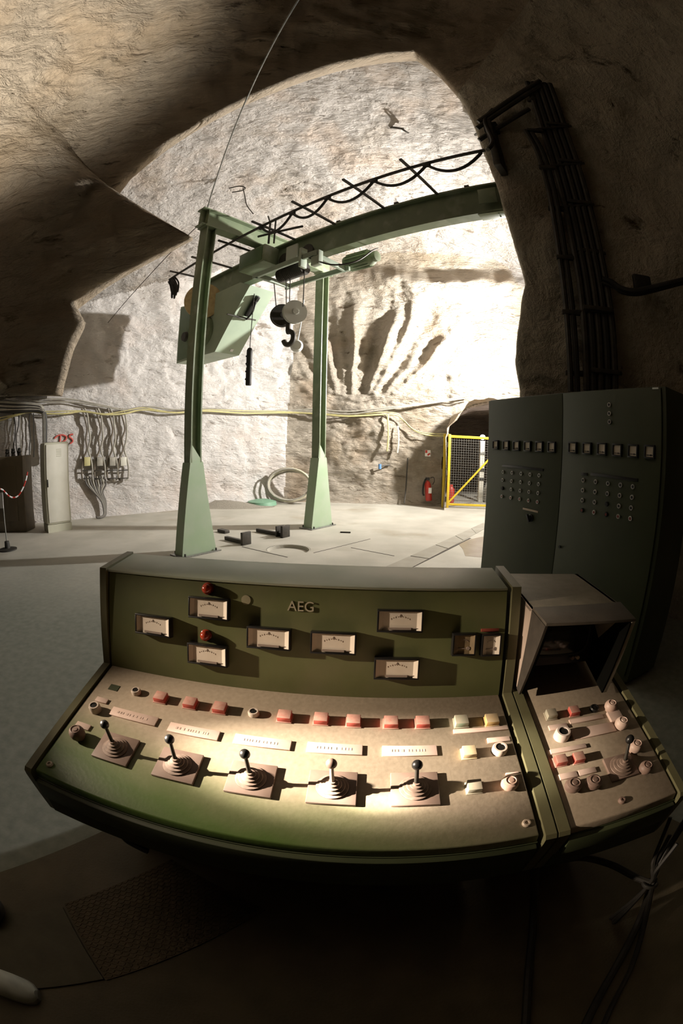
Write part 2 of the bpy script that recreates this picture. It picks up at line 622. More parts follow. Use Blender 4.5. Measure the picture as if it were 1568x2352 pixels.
def rear_relief(p, g):
    x, y, z = p
    a = .55 if (g == 0 and z < 3.5) else 1.0
    if z < .6:
        a *= max(z, .12)/.6
    h = rough(p, a)
    if y > 10.5 and g != 0:     # the hewn flutes and ledges of the rear wall
        if 3.2 < z < 8.2:
            cx = 1.2+.25*(z-5)
            fan = math.atan2(x-.2, z-1.6)
            w = math.exp(-((z-4.9)/1.25)**2)
            h -= .30*w*math.sin(fan*19+1.6*noise.noise(V((x, z, 0))*.7)+1.0)*math.exp(-((x-cx)/2.2)**2)
            h -= .13*w*math.sin(fan*47+2.2*noise.noise(V((x, z, 4))*.9))*math.exp(-((x-cx)/2.4)**2)
        zz = z-7.15-.10*math.sin(x*1.7)-.08*noise.noise(V((x*2, 1, 1)))
        h -= .75*(math.exp(-(zz/.75)**2) if zz < 0 else math.exp(-(zz/.13)**2))/(1+math.exp(-(x-.9)*2.5))
        h -= .16*math.exp(-((z-3.35-.10*x-.25*noise.noise(V((x*.7, 3, z*.3))))/.55)**2)*math.exp(-((x-1.6)/3.2)**2)
    return h


for i in range(len(RV)):
    if dom[i] in (0, 1, 2) and RV[i, 2] > -.3 and RV[i, 1] > 4.5:
        RV[i] += D[i]*rear_relief(RV[i], dom[i])
i0 = np.arange(NE)[:, None]*(NA+1)+np.arange(NA)[None, :]
FQ = np.stack([i0, i0+1, i0+NA+2, i0+NA+1], -1).reshape(-1, 4)
FC = RV[FQ].mean(1)
fd = dom[FQ[:, 0]]
tun = ((FC[:, 0]-4.55)/1.62)**2+((np.clip(FC[:, 2], 1.7, None)-1.7)/1.45)**2 < 1
tun &= FC[:, 1] > 10.5
keep = (fd < 3) & (FC[:, 2] > -.2) & ~tun
for g, nm, m in ((0, 'wall_left', ROCKW), (1, 'wall_rear', ROCKB), (2, 'ceiling_rear', ROCK)):
    sel = keep & (fd == g)
    mesh_np(nm, RV, FQ[sel][:, ::-1], m)

# tunnel behind the gate
tv, tf = [], []
nu, nv = 40, 40
for j in range(nv+1):
    y = 11.3+j*.22
    for i in range(nu+1):
        t = PI*i/nu
        x, z = 4.55-1.75*math.cos(t), 1.75+1.5*math.sin(t)
        if i in (0, nu):
            z = -.1
        elif i in (1, nu-1):
            z = .9
        p = V((x+.18*(y-11.3), y, z))
        k = rough(p, .9)
        if z < 0: k = 0
        tv.append((p.x-k*math.cos(t), p.y, p.z+k*math.sin(t)))
for j in range(nv):
    for i in range(nu):
        a = j*(nu+1)+i
        tf.append((a, a+1, a+nu+2, a+nu+1))
mesh_np('wall_tunnel', np.array(tv), np.array(tf), ROCKD)
bm = MB()
bm.box((6.3, 20.3, 1.6), 6, .3, 4.2)
o = bm.build('wall_tunnel_end', ROCKD)
o['kind'] = 'structure'

# ------------------------------------------------------------------ the setting: vault over the control desk, rock arch shaped along a shadow edge
RIM = [(-9.5, 4.9, 3.0), (-6.5, 4.9, 2.75), (-4.6, 4.9, 2.55), (-3.95, 4.9, 2.48), (-3.80, 4.9, 3.14), (-3.60, 4.9, 3.50), (-3.85, 4.9, 3.85), (-2.75, 4.9, 4.22), (-2.0, 4.9, 4.5),
       (-2.7, 4.9, 5.0), (-3.60, 4.9, 5.70), (-3.42, 4.9, 6.05), (-2.68, 4.9, 6.69), (-1.65, 4.9, 7.47), (-.80, 4.9, 8.1), (-.25, 4.9, 8.5), (.60, 4.9, 9.0), (1.18, 4.9, 9.28), (1.55, 4.9, 8.56),
       (1.83, 4.9, 7.78), (1.946, 4.9, 7.15), (2.014, 4.9, 6.37), (2.113, 4.9, 5.63), (2.19, 4.9, 4.98), (2.27, 4.9, 4.33), (2.33, 4.9, 3.93), (2.17, 4.9, 3.22), (2.12, 4.9, 2.81),
       (2.17, 4.9, 2.5), (2.15, 4.9, 1.3), (2.15, 4.9, -.3)]


KR = .908
RIM = [(x*KR, y*KR, HC+(z-HC)*KR if z > 2 else z) for x, y, z in RIM]
RIM[-2:] = [(2.06, 4.9*KR, 1.3), (2.06, 4.9*KR, -.3)]
RY = 4.9*KR


def resample(pts, n):
    pts = [V(p) for p in pts]
    L_ = [0]
    for a, b in zip(pts, pts[1:]):
        L_.append(L_[-1]+(b-a).length)
    out, j = [], 0
    for k in range(n):
        d = L_[-1]*k/(n-1)
        while j < len(pts)-2 and L_[j+1] < d:
            j += 1
        out.append(pts[j].lerp(pts[j+1], (d-L_[j])/(L_[j+1]-L_[j])))
    return out


NU = 560
rim = resample(RIM, NU)
A = np.array(rim)
W_ = 60
pad = np.vstack([np.repeat(A[:1], W_, 0), A, np.repeat(A[-1:], W_, 0)])
ker = np.hanning(2*W_+1)
ker /= ker.sum()
SM = np.stack([np.convolve(pad[:, k], ker, 'valid') for k in range(3)], 1)
CEN = np.array([-.73, RY, 3.15])
OUT = SM-CEN
OUT[:, 2] = np.where(A[:, 0] < -3.54, np.abs(OUT[:, 2])*0.15, OUT[:, 2])
OUT /= np.linalg.norm(OUT, axis=1)[:, None]
under = np.clip((-3.54-A[:, 0])/.8, 0, 1)           # underside of the rock hung here for shade: runs towards the camera, not outwards
OUT = OUT*(1-under)[:, None]+np.array([0, 0, .12])*under[:, None]
# (advance towards the viewer, spread outwards, share of the smoothed outline)
PROF = [(-.7, 5.5, .9), (-.6, 1.6, .5), (-.5, .45, .15), (-.22, .12, 0), (-.08, .02, 0), (0, 0, 0), (.05, .07, 0), (.14, .28, .02), (.3, .75, .1), (.55, 1.4, .3), (1.0, 2.2, .6), (1.8, 3.1, .9), (3.0, 4.0, 1), (5.0, 5.0, 1),
        (8.0, 5.8, 1), (12.0, 6.0, 1), (14.0, 3.5, 1), (14.2, 0.0, 1)]
NVv = 230
cum = [0]
for a, b in zip(PROF, PROF[1:]):
    cum.append(cum[-1]+math.hypot(b[0]-a[0], b[1]-a[1])**.8)
prof = []
j = 0
for k in range(NVv):
    d = cum[-1]*k/(NVv-1)
    while j < len(PROF)-2 and cum[j+1] < d:
        j += 1
    t = (d-cum[j])/(cum[j+1]-cum[j])
    prof.append(tuple(PROF[j][q]*(1-t)+PROF[j+1][q]*t for q in range(3)))
FVv = np.zeros((NVv, NU, 3))
for k, (adv, spr, sh) in enumerate(prof):
    base = A*(1-sh)+SM*sh
    row = base+OUT*spr
    row[:, 1] = RY-adv
    low = (A[:, 2] < 1.4) & (A[:, 0] > 0)
    row[low, 2] = A[low, 2]
    amp = min(1.0, .22+abs(spr)*1.3)
    for i in range(NU):
        p = row[i]
        h = rough(p, amp)
        if p[2] < .5: h *= .3
        FVv[k, i] = p+OUT[i]*h*.8+np.array([0, h*.55, 0])
FVv = FVv.reshape(-1, 3)
i0 = np.arange(NVv-1)[:, None]*NU+np.arange(NU-1)[None, :]
FF = np.stack([i0, i0+1, i0+NU+1, i0+NU], -1).reshape(-1, 4)
ui = (FF[:, 0] % NU)
ax_ = A[ui]
is_r = (ax_[:, 0] > .95) & (ax_[:, 2] < 7.3)
is_l = (ax_[:, 0] < -1.8) & (ax_[:, 2] < 4.28)
for nm, sel in (('wall_right', is_r), ('wall_left_overhang', is_l), ('ceiling', ~(is_r | is_l))):  # left overhang is added rock, shaped to stand for a cast shadow
    mesh_np(nm, FVv, FF[sel], ROCKP if nm == 'wall_right' else ROCKD)

from mathutils.bvhtree import BVHTree
_bv, _bf = [], []
for o in bpy.data.objects:
    if o.type == 'MESH' and o.name.split('.')[0] in ('wall_left', 'wall_rear', 'ceiling_rear', 'ceiling', 'wall_right', 'wall_left_overhang'):
        k0 = len(_bv)
        _bv += [v.co.copy() for v in o.data.vertices]
        _bf += [[i+k0 for i in p.vertices] for p in o.data.polygons]
ROCKTREE = BVHTree.FromPolygons(_bv, _bf)


def rockat(px, py, off=.06):
    """The rock surface seen at a pixel, stood off by a little towards the room."""
    d = ray(px, py)
    h = ROCKTREE.ray_cast(EYE, d)
    return h[0]-d*off


# ------------------------------------------------------------------ control desk
ca = math.radians(-3.7)
EX, EY, EZ = V((math.cos(ca), math.sin(ca), 0)), V((-math.sin(ca), math.cos(ca), 0)), V((0, 0, 1))
KO = V((-.87, 1.238, 0))


def K(x, y, z):
    return KO+EX*x+EY*y+EZ*z


DU = (K(0, 0, .86)-K(0, -.57, .76)).normalized()     # up the slope of the desk top
DNRM = EX.cross(DU).normalized()                      # desk normal
PU = (K(0, .09, 1.21)-K(0, 0, .86)).normalized()      # up the instrument panel
PNRM = EX.cross(PU).normalized()                      # towards the operator
DAX = (EX, DU, DNRM)
PAX = (EX, PU, PNRM)


def dsk(px, py, h=0.0):
    return on_plane(px, py, K(0, 0, .86)+DNRM*h, DNRM)


def pnl(px, py, h=0.0):
    return on_plane(px, py, K(0, 0, .86)+PNRM*h, PNRM)


DESKM = desk_mat(tuple(EY+EX*.19), .655, 'dusty_desk_paint')
DESKM2 = desk_mat(tuple(EY), -5, 'dusty_side_desk_paint')

desk = thing('control_desk', K(.71, -.2, 0), 'long olive green control desk with five joysticks and dusty sloping top', 'control desk')
# housing below the top and the pedestal
mb = MB()
prof2 = [(-.572, .735), (-.572, .575), (-.555, .565), (-.30, .50), (-.24, .06), (.22, .06), (.28, .6), (.28, .80), (0, .80)]
mb.prism([K(.012, y, z) for y, z in prof2], EX*1.40)
mb.build('housing', PAINTDK, desk)
mb = MB()
mb.box(K(.71, 0, .03), 1.34, .40, .06, (EX, EY, EZ))
mb.build('plinth', DKSTEEL, desk)
# desk top plate with a turned-down front lip
mb = MB()
a0, a1 = .014, 1.41
mb.hexa([K(a0, -.570, .735), K(a1, -.570, .735), K(a1, .004, .835), K(a0, .004, .835), K(a0, -.565, .762), K(a1, -.565, .762), K(a1, .004, .861), K(a0, .004, .861)], .004)
mb.build('desk_top', DESKM, desk)
mb = MB()
mb.hexa([K(a0, -.590, .66), K(a1, -.590, .66), K(a1, -.568, .66), K(a0, -.568, .66), K(a0, -.588, .728), K(a1, -.588, .728), K(a1, -.568, .732), K(a0, -.568, .732)], .004)
mb.build('front_rail', PAINTDK, desk)
# raised instrument cowl
mb = MB()
mb.prism([K(a0, 0, .855), K(a0, .09, 1.208), K(a0, .10, 1.216), K(a0, .28, 1.222), K(a0, .28, .80), K(a0, .02, .80)], EX*(a1-a0))
cowl = mb.build('instrument_panel', PANELG, desk)
mb = MB()
mb.hexa([K(a0-.004, .083, 1.211), K(a1, .083, 1.211), K(a1, .285, 1.223), K(a0-.004, .285, 1.223), K(a0-.004, .083, 1.220), K(a1, .083, 1.220), K(a1, .285, 1.232), K(a0-.004, .285, 1.232)], .003)
mb.build('panel_cover', TOPG, desk)


def cheek(parent, x0, x1, m=None):
    mb = MB()
    pf = [(-.585, .74), (-.585, .757), (-.575, .767), (.0, .867), (.080, 1.225), (.29, 1.237), (.29, .55), (-.30, .50), (-.56, .56)]
    mb.prism([K(x0, y, z) for y, z in pf], EX*(x1-x0))
    return mb.build('side_cheek', m or PAINT, parent)


CHEEK = mat('olive_edge_paint', (.135, .128, .068), (.115, .108, .055), 12, .4, bump=.02, bscale=200)
cheek(desk, -.024, .006, CHEEK)
cheek(desk, 1.424, 1.456, CHEEK)
mb = MB()
hp = K(.245, -.50, .56)
mb.box(hp+V((0, 0, -.01)), .07, .05, .03, (EX, EY, EZ), .004)
mb.tube(spline([hp+V((-.02, 0, -.02)), hp+V((-.02, -.005, -.06)), hp+V((.0, -.015, -.085)), hp+V((.07, -.025, -.10))], 5), .012, 8)
mb.build('release_latch', BLACK, desk)


def meter(parent, px, py, w=.144, h=.072, brown=False):
    """Edgewise panel meter: black bezel, recessed dial, scale ticks, needle."""
    c = pnl(px, py, .024)-PNRM*.024
    mb = MB()
    d = .028
    t = .0055
    mb.mi = 0
    for sx, sy, bw, bh in ((0, 1, w, t), (0, -1, w, t), (1, 0, t, h-2*t), (-1, 0, t, h-2*t)):
        mb.box(c+EX*sx*(w/2-t/2)+PU*sy*(h/2-t/2)+PNRM*d/2, bw, bh, d, PAX, .0012)
    mb.mi = 1
    mb.box(c+PNRM*.010, w-2*t, h-2*t, .020, PAX)
    ins = .012
    for q in (-1, 1):
        x0, x1 = q*(w/2-t), q*(w/2-t-.014)
        mb.prism([c+EX*x0-PU*(h/2-t)+PNRM*.020, c+EX*x1-PU*(h/2-t)+PNRM*.020, c+EX*x0-PU*(h/2-t)+PNRM*.0265], PU*(h-2*t))
    o = mb.build('panel_meter', [BLACK, DIAL if not brown else mat('brown_dial', (.24, .17, .09), (.18, .13, .07), 30, .5)], parent)
    mb = MB()
    if w > .1:
        for k in range(9):
            tt = (k/8-.5)*1.1
            mb.box(c+EX*(math.sin(tt)*.055)+PU*(math.cos(tt)*.050-.036)+PNRM*.0205, .0009, .003 if k % 2 else .005, .0006, PAX)
        text_mesh(mb, 'A', c+PU*.017+PNRM*.0206, EX, PU, .012, .001)
        mb.box(c-PU*(h/2-t-.006)+PNRM*.021, w*.48, .007, .006, PAX)
        mb.box(c+EX*w*.30-PU*(h/2-t-.007)+PNRM*.021, w*.25, .0018, .003, PAX)
    else:
        for k in range(7):
            tt = (k/6-.5)*1.2
            mb.box(c+EX*(math.sin(tt)*.022)+PU*(math.cos(tt)*.03-.014)+PNRM*.0205, .001, .004, .001, PAX)
        mb.box(c-PU*.013+PNRM*.021, w*.55, .002, .002, PAX)
        mb.cyl(c+EX*.014-PU*.013+PNRM*.020, c+EX*.014-PU*.013+PNRM*.023, .006)
    s = mb.build('scale_and_pointer', SCALEINK, o)
    return o


for px, py in ((350, 1437), (478, 1398), (475, 1505), (616, 1467), (765, 1478), (919, 1427), (911, 1537)):
    meter(desk, px, py)
meter(desk, 1066, 1481, .078, .074, True)
meter(desk, 1128, 1482, .068, .074)
for px, py in ((478, 1352), (474, 1459)):
    mb = MB()
    c = pnl(px, py)
    mb.lathe([(.021, 0), (.021, .004), (.018, .006), (.018, .012), (.016, .020), (.009, .027), (0, .029)], c, PNRM, 24)
    tag(mb.build('signal_lamp', LAMPRED, desk), 'domed red signal lamp')
mb = MB()
mb.lathe([(.016, 0), (.016, .002), (0, .0025)], pnl(565, 1378), PNRM, 24)
mb.build('blanking_plug', mat('faded_plug', (.27, .24, .14), rough=.6), desk)
mb = MB()
text_mesh(mb, 'AEG', pnl(691, 1394, .002), EX, PU, .046, .004)
mb.build('maker_lettering', mat('dull_metal_lettering', (.42, .37, .26), rough=.4), desk)
mb = MB()
mb.box(pnl(1125, 1447, .003), .062, .010, .006, PAX, .001)
tag(mb.build('label_strip', mat('dull_red_strip', (.24, .05, .03), rough=.5), desk), 'dull red label strip')


DUSTTOP = {'dusty_red_button': mat('dusted_red_top', (.42, .20, .155), (.46, .27, .21), 60, .6), 'dusty_grey_button': mat('dusted_grey_top', (.40, .345, .26), (.36, .32, .24), 60, .6),
           'dusty_yellow_button': mat('dusted_yellow_top', (.46, .33, .18), (.44, .35, .23), 60, .6), 'dusty_green_button': mat('dusted_green_top', (.38, .37, .27), (.42, .37, .28), 60, .6)}

def button(parent, px, py, m, w=.042, name='push_button', lab=None):
    c = dsk(px, py, .018)-DNRM*.018
    mb = MB()
    mb.mi = 1
    mb.box(c+DNRM*.002, w+.006, w*.98+.004, .004, DAX, .001)
    mb.mi = 0
    mb.box(c+DNRM*.012, w, w*.95, .018, DAX, .002)
    mb.mi = 1
    mb.box(c+DNRM*.0205, w*.96, w*.91, .002, DAX, .0008)
    return tag(mb.build(name, [m, DUSTTOP.get(m.name, m)], parent), lab)


def key_ring(parent, px, py, r=.018, h=.016, m=None):
    c = dsk(px, py, h*.6)-DNRM*h*.6
    mb = MB()
    mb.mi = 0
    mb.lathe([(r, 0), (r, h*.7), (r*.85, h), (r*.62, h), (r*.58, h*.5), (0, h*.5)], c, DNRM, 28)
    mb.mi = 1
    mb.lathe([(r*.56, h*.5), (r*.5, h*.9), (0, h*.95)], c, DNRM, 20)
    return mb.build('selector_switch', [m or mat('pale_ring', (.48, .40, .33), rough=.45), BLACK], parent)


def nameplate(parent, p0, p1, hgt=.045, m=PLATE, thick=.006, lettered=False):
    c0, c1 = dsk(*p0), dsk(*p1)
    c = (c0+c1)/2
    w = (c1-c0).length
    mb = MB()
    mb.mi = 0
    mb.box(c+DNRM*thick/2, w, hgt, thick, DAX, .001)
    o = mb.build('nameplate', [m], parent)
    if lettered:
        mb = MB()
        rnd = random.Random(int(p0[0]))
        x = -w*.33
        while x < w*.30:
            ww = rnd.choice((.004, .006, .008))
            mb.box(c+EX*x+DNRM*(thick+.0003), ww, .010, .0008, DAX)
            x += ww+rnd.choice((.003, .004, .009))
        mb.build('engraved_line', mat('faint_engraving', (.50, .375, .31), rough=.6), o)
    return o


def knob(parent, px, py, r=.024, h=.030, m=KNOBM, cap=True):
    c = dsk(px, py, h*.7)-DNRM*h*.7
    mb = MB()
    mb.lathe([(r*.75, 0), (r*.75, h*.25), (r, h*.32), (r*1.03, h*.6), (r*.9, h*.85), (r*.6, h), (r*.55, h*.94), (r*.35, h*.94), (r*.3, h), (0, h*1.02)], c, DNRM, 28)
    return mb.build('mushroom_knob', m, parent)


def joystick(parent, px, py, bx, by, w=.128, ballm=BLACK, hgt=.100):
    c = dsk(px, py)
    root = bpy.data.objects.new('joystick', None)
    root['_o'] = parent['_o']
    root.parent = parent
    root.empty_display_size = .05
    COL.objects.link(root)
    mb = MB()
    mb.box(c+DNRM*.005, w, w*.90, .010, DAX, .002)
    mb.build('base_plate', JPLATE, root)
    mb = MB()
    pr, h = [(.043, .010)], .010
    for r in (.041, .032, .023, .015):
        pr += [(r, h), (r+.002, h+.002), (r+.001, h+.004), (r-.006, h+.006)]
        h += .0062
    pr += [(.009, h), (.009, h+.006), (0, h+.006)]
    mb.lathe(pr, c, DNRM, 28)
    mb.build('bellows', BELLOW, root)
    top = dsk(bx, by, hgt)
    s0 = c+DNRM*.034
    mb = MB()
    mb.cyl(s0, s0.lerp(top, .97), .0062, .0052, 14)
    mb.build('shaft', DKSTEEL if ballm is BLACK else mat('pale_shaft', (.45, .36, .30), rough=.4), root)
    mb = MB()
    mb.ball(top, .0145, 20, 1.02, (top-s0).normalized())
    mb.build('ball_knob', ballm, root)
    return root


# back row of the desk
mb = MB()
c = dsk(262, 1580)
mb.box(c+DNRM*.001, .040, .030, .002, DAX)
mb.build('empty_button_slot', PAINTDK, desk)
key_ring(desk, 312, 1587)
for px, py in ((368, 1598), (436, 1611), (504, 1622), (653, 1641), (737, 1647), (812, 1652), (898, 1655), (971, 1655)):
    button(desk, px, py, BUTRED, lab='dusty red push button')
key_ring(desk, 582, 1636)
button(desk, 1060, 1653, BUTGRN, lab='dusty pale green push button')
button(desk, 1130, 1650, BUTYEL, lab='dusty yellow push button')
# middle row
key_ring(desk, 217, 1624, .022, .026)
nameplate(desk, (222, 1606), (247, 1614), .024)
for p0, p1 in (((257, 1633), (360, 1661)), ((388, 1671), (503, 1692)), ((538, 1698), (668, 1714)), ((705, 1716), (832, 1726)), ((877, 1725), (1003, 1727))):
    nameplate(desk, p0, p1, .040, lettered=True)
nameplate(desk, (1040, 1678), (1166, 1677), .017)
nameplate(desk, (1118, 1701), (1170, 1700), .020)
button(desk, 1078, 1724, mat('cream_button', (.62, .50, .30), (.56, .44, .28), 60, .55), .040, lab='cream push button')
key_ring(desk, 1148, 1719, .024, .022)
# joysticks
for px, py, bx, by, bmat in ((267, 1722, 240, 1664, BLACK), (409, 1761, 389, 1698, BLACK), (577, 1792, 562, 1732, BLACK), (763, 1812, 761, 1754, KNOBM), (952, 1815, 958, 1757, BLACK)):
    joystick(desk, px, py, bx, by, ballm=bmat)
knob(desk, 175, 1680, .028, .040)
nameplate(desk, (176, 1664), (207, 1674), .026)
button(desk, 1090, 1803, BUTGRY, .040, lab='dusty grey push button')
knob(desk, 1172, 1796, .025, .032, mat('dusty_pink_knob', (.46, .31, .24), (.38, .25, .19), 40, .5))
nameplate(desk, (1160, 1778), (1190, 1777), .006)
for px, py in ((115, 1757), (1208, 1892)):
    mb = MB()
    mb.lathe([(.013, 0), (.013, .005), (.010, .008), (.006, .008), (.005, .004), (0, .004)], dsk(px, py), DNRM, 20)
    mb.build('fixing_screw', mat('pale_screw', (.42, .34, .26), rough=.45), desk)

# ------------------------------------------------------------------ side desk with the monitor
side = thing('side_desk', K(1.70, -.2, 0), 'narrow dusty desk module right of the long control desk, below the monitor', 'control desk')
mb = MB()
mb.prism([K(1.49, y, z) for y, z in prof2], EX*.41)
mb.build('housing', PAINTDK, side)
mb = MB()
mb.box(K(1.70, 0, .03), .38, .40, .06, (EX, EY, EZ))
mb.build('plinth', DKSTEEL, side)
mb = MB()
a0, a1 = 1.502, 1.888
mb.hexa([K(a0, -.570, .735), K(a1, -.570, .735), K(a1, .284, .880), K(a0, .284, .880), K(a0, -.565, .762), K(a1, -.565, .762), K(a1, .284, .909), K(a0, .284, .909)], .004)
mb.build('desk_top', DESKM2, side)
mb = MB()
mb.hexa([K(a0, -.590, .66), K(a1, -.590, .66), K(a1, -.568, .66), K(a0, -.568, .66), K(a0, -.588, .728), K(a1, -.588, .728), K(a1, -.568, .732), K(a0, -.568, .732)], .004)
mb.build('front_rail', PAINTDK, side)
for x0, x1 in ((1.462, 1.496), (1.896, 1.926)):
    mb = MB()
    pf = [(-.585, .74), (-.585, .757), (-.575, .767), (.0, .867), (.02, .871), (.29, .918), (.29, .55), (-.30, .50), (-.56, .56)]
    mb.prism([K(x0, y, z) for y, z in pf], EX*(x1-x0))
    mb.build('side_cheek', CHEEK, side)
button(side, 1267, 1637, BUTGRY, .036, lab='dusty grey push button')
button(side, 1319, 1630, BUTRED, .036, lab='dusty red push button')
key_ring(side, 1365, 1626, .018, .012, BLACK)
PINKK = mat('dusty_pink_mushroom', (.52, .38, .31), (.44, .31, .25), 40, .5)
knob(side, 1404, 1618, .024, .034, PINKK)
nameplate(side, (1306, 1658), (1384, 1648), .020)
nameplate(side, (1259, 1673), (1302, 1669), .022)
mb = MB()
mb.box(dsk(1412, 1645, .006), .055, .050, .012, DAX, .002)
mb.build('raised_cover', PLATE, side)
knob(side, 1429, 1658, .025, .036, mat('pale_mushroom', (.62, .48, .40), (.54, .40, .33), 40, .5))
key_ring(side, 1292, 1684, .027, .030, mat('white_ring', (.58, .48, .42), rough=.45))
nameplate(side, (1312, 1688), (1410, 1672), .046)
knob(side, 1461, 1711, .025, .036, PINKK)
nameplate(side, (1262, 1727), (1345, 1716), .018)
button(side, 1289, 1743, BUTRED, .036, lab='dusty red push button')
button(side, 1330, 1737, BUTRED, .036, lab='dusty red push button')
joystick(side, 1424, 1764, 1446, 1698, .105)
nameplate(side, (1283, 1786), (1324, 1780), .022)
nameplate(side, (1327, 1777), (1367, 1770), .022)
knob(side, 1318, 1801, .026, .032, KNOBM)
knob(side, 1364, 1794, .026, .032, KNOBM)
knob(side, 1485, 1760, .024, .032, KNOBM)
mb = MB()
mb.lathe([(.013, 0), (.013, .006), (.009, .010), (.005, .010), (.004, .005), (0, .005)], dsk(1427, 1840), DNRM, 20)
mb.build('fixing_screw', KNOBM, side)

# hooded CRT monitor standing on the side desk
mon = thing('crt_monitor', K(1.65, .2, .89), 'grey hooded CRT monitor with a dark screen on the side desk', 'monitor')
bl, br_ = K(1.474, -.030, .876), K(1.812, -.075, .868)
tl, tr = K(1.472, -.003, 1.175), K(1.824, .0, 1.175)
ll, lr = K(1.470, -.128, 1.172), K(1.796, -.150, 1.172)
rl, rr_ = K(1.493, .40, 1.175), K(1.835, .376, 1.175)
rbl, rbr = K(1.493, .40, .93), K(1.825, .376, .93)
th = .014


def slab(a, b, c, d, t, m, name, par):
    n = (b-a).cross(d-a).normalized()*t
    mb = MB()
    mb.hexa([a, b, c, d, a+n, b+n, c+n, d+n], .0015)
    return mb.build(name, m, par)


slab(rl, rr_, tr, tl, th, MONG, 'top_panel', mon)
slab(tl, tr, lr, ll, -.010, mat('brown_grey_visor', (.065, .054, .040), (.085, .07, .052), 25, .6, bump=.08, bscale=300), 'hood_visor', mon)
# left flank: body side with torch light in its colour, then the dark side of the visor; black lining inside
HOODD = mat('dark_hood_metal', (.036, .029, .022), (.05, .04, .03), 25, .6)
LINING = mat('black_lining', (.004, .004, .0035), rough=1.0, spec=0)
mb = MB()
mb.prism([K(1.472, -.003, .885), tl, rl, rbl, K(1.474, .1, .915)], EX*.010)
mb.build('side_panel', MONS, mon)
mb = MB()
mb.prism([bl-EX*.002, ll-EX*.002, tl-EX*.002, K(1.470, -.003, .885)], EX*.008)
mb.build('visor_side', HOODD, mon)
mb = MB()
mb.prism([bl+EX*.010, ll+EX*.008-EZ*.004, tl+EX*.012-EZ*.016, rl+EX*.012-EZ*.016, rbl+EX*.012, K(1.486, .1, .915)], EX*.006)
mb.prism([br_-EX*.016, lr-EX*.016-EZ*.004, tr-EX*.016-EZ*.016, rr_-EX*.016-EZ*.016, rbr-EX*.016, K(1.796, .1, .912)], EX*-.006)
mb.build('lining', LINING, mon)
mb = MB()
mb.prism([br_, lr, tr, rr_, rbr, K(1.812, .1, .912)], EX*-.014)
mb.build('side_panel', MONG, mon)
# recessed bezel and bulging tube
fo = K(1.498, .075, .925)
fx = (K(1.788, .072, .925)-fo)
fu = V((0, 0, .222))+EY*.03
mb = MB()
mb.hexa([fo, fo+fx, fo+fx+EY*.30, fo+EY*.30, fo+fu, fo+fx+fu, fo+fx+fu+EY*.28, fo+fu+EY*.28])
mb.build('chassis', BLACK, mon)
mb = MB()
cx, cz = fo+fx*.5+fu*.58, None
wx, wz = fx.length*.40, .085
exx, ezz = fx.normalized(), fu.normalized()
eyy = exx.cross(ezz)
g = {}
n = 12
for i in range(n+1):
    for j_ in range(n+1):
        a, b = i/n*2-1, j_/n*2-1
        g[i, j_] = mb.bm.verts.new(cx+exx*wx*a*(1-.03*b*b)+ezz*wz*b*(1-.04*a*a)+eyy*(.030-.014*(a*a+b*b)))
for i in range(n):
    for j_ in range(n):
        mb._f([g[i, j_], g[i+1, j_], g[i+1, j_+1], g[i, j_+1]])
mb.build('screen', SCREEN, mon)
mb = MB()
rr2 = [cx+exx*wx*1.06*math.copysign(abs(math.cos(t))**.45, math.cos(t))+ezz*wz*1.08*math.copysign(abs(math.sin(t))**.45, math.sin(t))+eyy*.006 for t in [2*PI*k/40 for k in range(40)]]
mb.tube(rr2, .006, 8, True)
mb.build('screen_surround', mat('charcoal_surround', (.03, .028, .022), rough=.4), mon)
for t in (.72, .80):
    mb = MB()
    p = fo+fx*t+fu*.10
    mb.cyl(p, p+eyy*.014, .008, .007, 16)
    mb.build('tuning_knob', KNOBM if t < .75 else IVORY, mon)

# ------------------------------------------------------------------ switchgear cabinet
c0, c1 = V((1.523, 4.283, 0)), V((2.148, 2.206, 0))
CX = (c1-c0).normalized()
CN = V((CX.y, -CX.x, 0))          # out of the doors, towards the viewer
if CN.x > 0: CN = -CN
CAX = (CX, EZ, CN)
cab = thing('switchgear_cabinet', (c0+c1)/2-CN*.25, 'tall dark green two-door switchgear cabinet with rows of meters and lamps', 'cabinet')
HT = 2.2
CW = (c1-c0).length
mb = MB()
mb.box((c0+c1)/2-CN*.235+EZ*(HT/2+.02), CW, HT-.04, .43, CAX, .006)
mb.build('body', CABG, cab)
mb = MB()
mb.box((c0+c1)/2-CN*.235+EZ*.02, CW-.06, .04, .38, CAX)
mb.build('plinth', DKSTEEL, cab)


def cb(px, py, h=0):
    return on_plane(px, py, c0+CN*h, CN)


seam = (cb(1294, 904)-c0).dot(CX)
seam2 = (cb(1279, 1187)-c0).dot(CX)
seam = (seam+seam2)/2
doors = []
for x0, x1 in ((0, seam-.003), (seam+.003, CW-.035)):
    mb = MB()
    mb.box(c0+CX*(x0+x1)/2+EZ*(HT/2+.04)-CN*.012, x1-x0, HT-.10, .024, CAX, .004)
    doors.append(mb.build('door', CABG, cab))


def cmeter(par, px, py, w, h):
    c = cb(px, py)
    mb = MB()
    mb.mi = 0
    t = .012
    for sx, sy, bw, bh in ((0, 1, w, t), (0, -1, w, t), (1, 0, t, h-2*t), (-1, 0, t, h-2*t)):
        mb.box(c+CX*sx*(w/2-t/2)+EZ*sy*(h/2-t/2)+CN*.010, bw, bh, .02, CAX, .001)
    mb.mi = 1
    mb.box(c+CN*.006, w-2*t, h-2*t, .006, CAX)
    mb.mi = 2
    mb.box(c+CN*.010-EZ*h*.24, w*.6, .005, .002, CAX)
    mb.cyl(c+CN*.009-EZ*h*.24+CX*w*.12, c+CN*.013-EZ*h*.24+CX*w*.12, .006)
    mb.build('panel_meter', [BLACK, DIAL, INK], par)


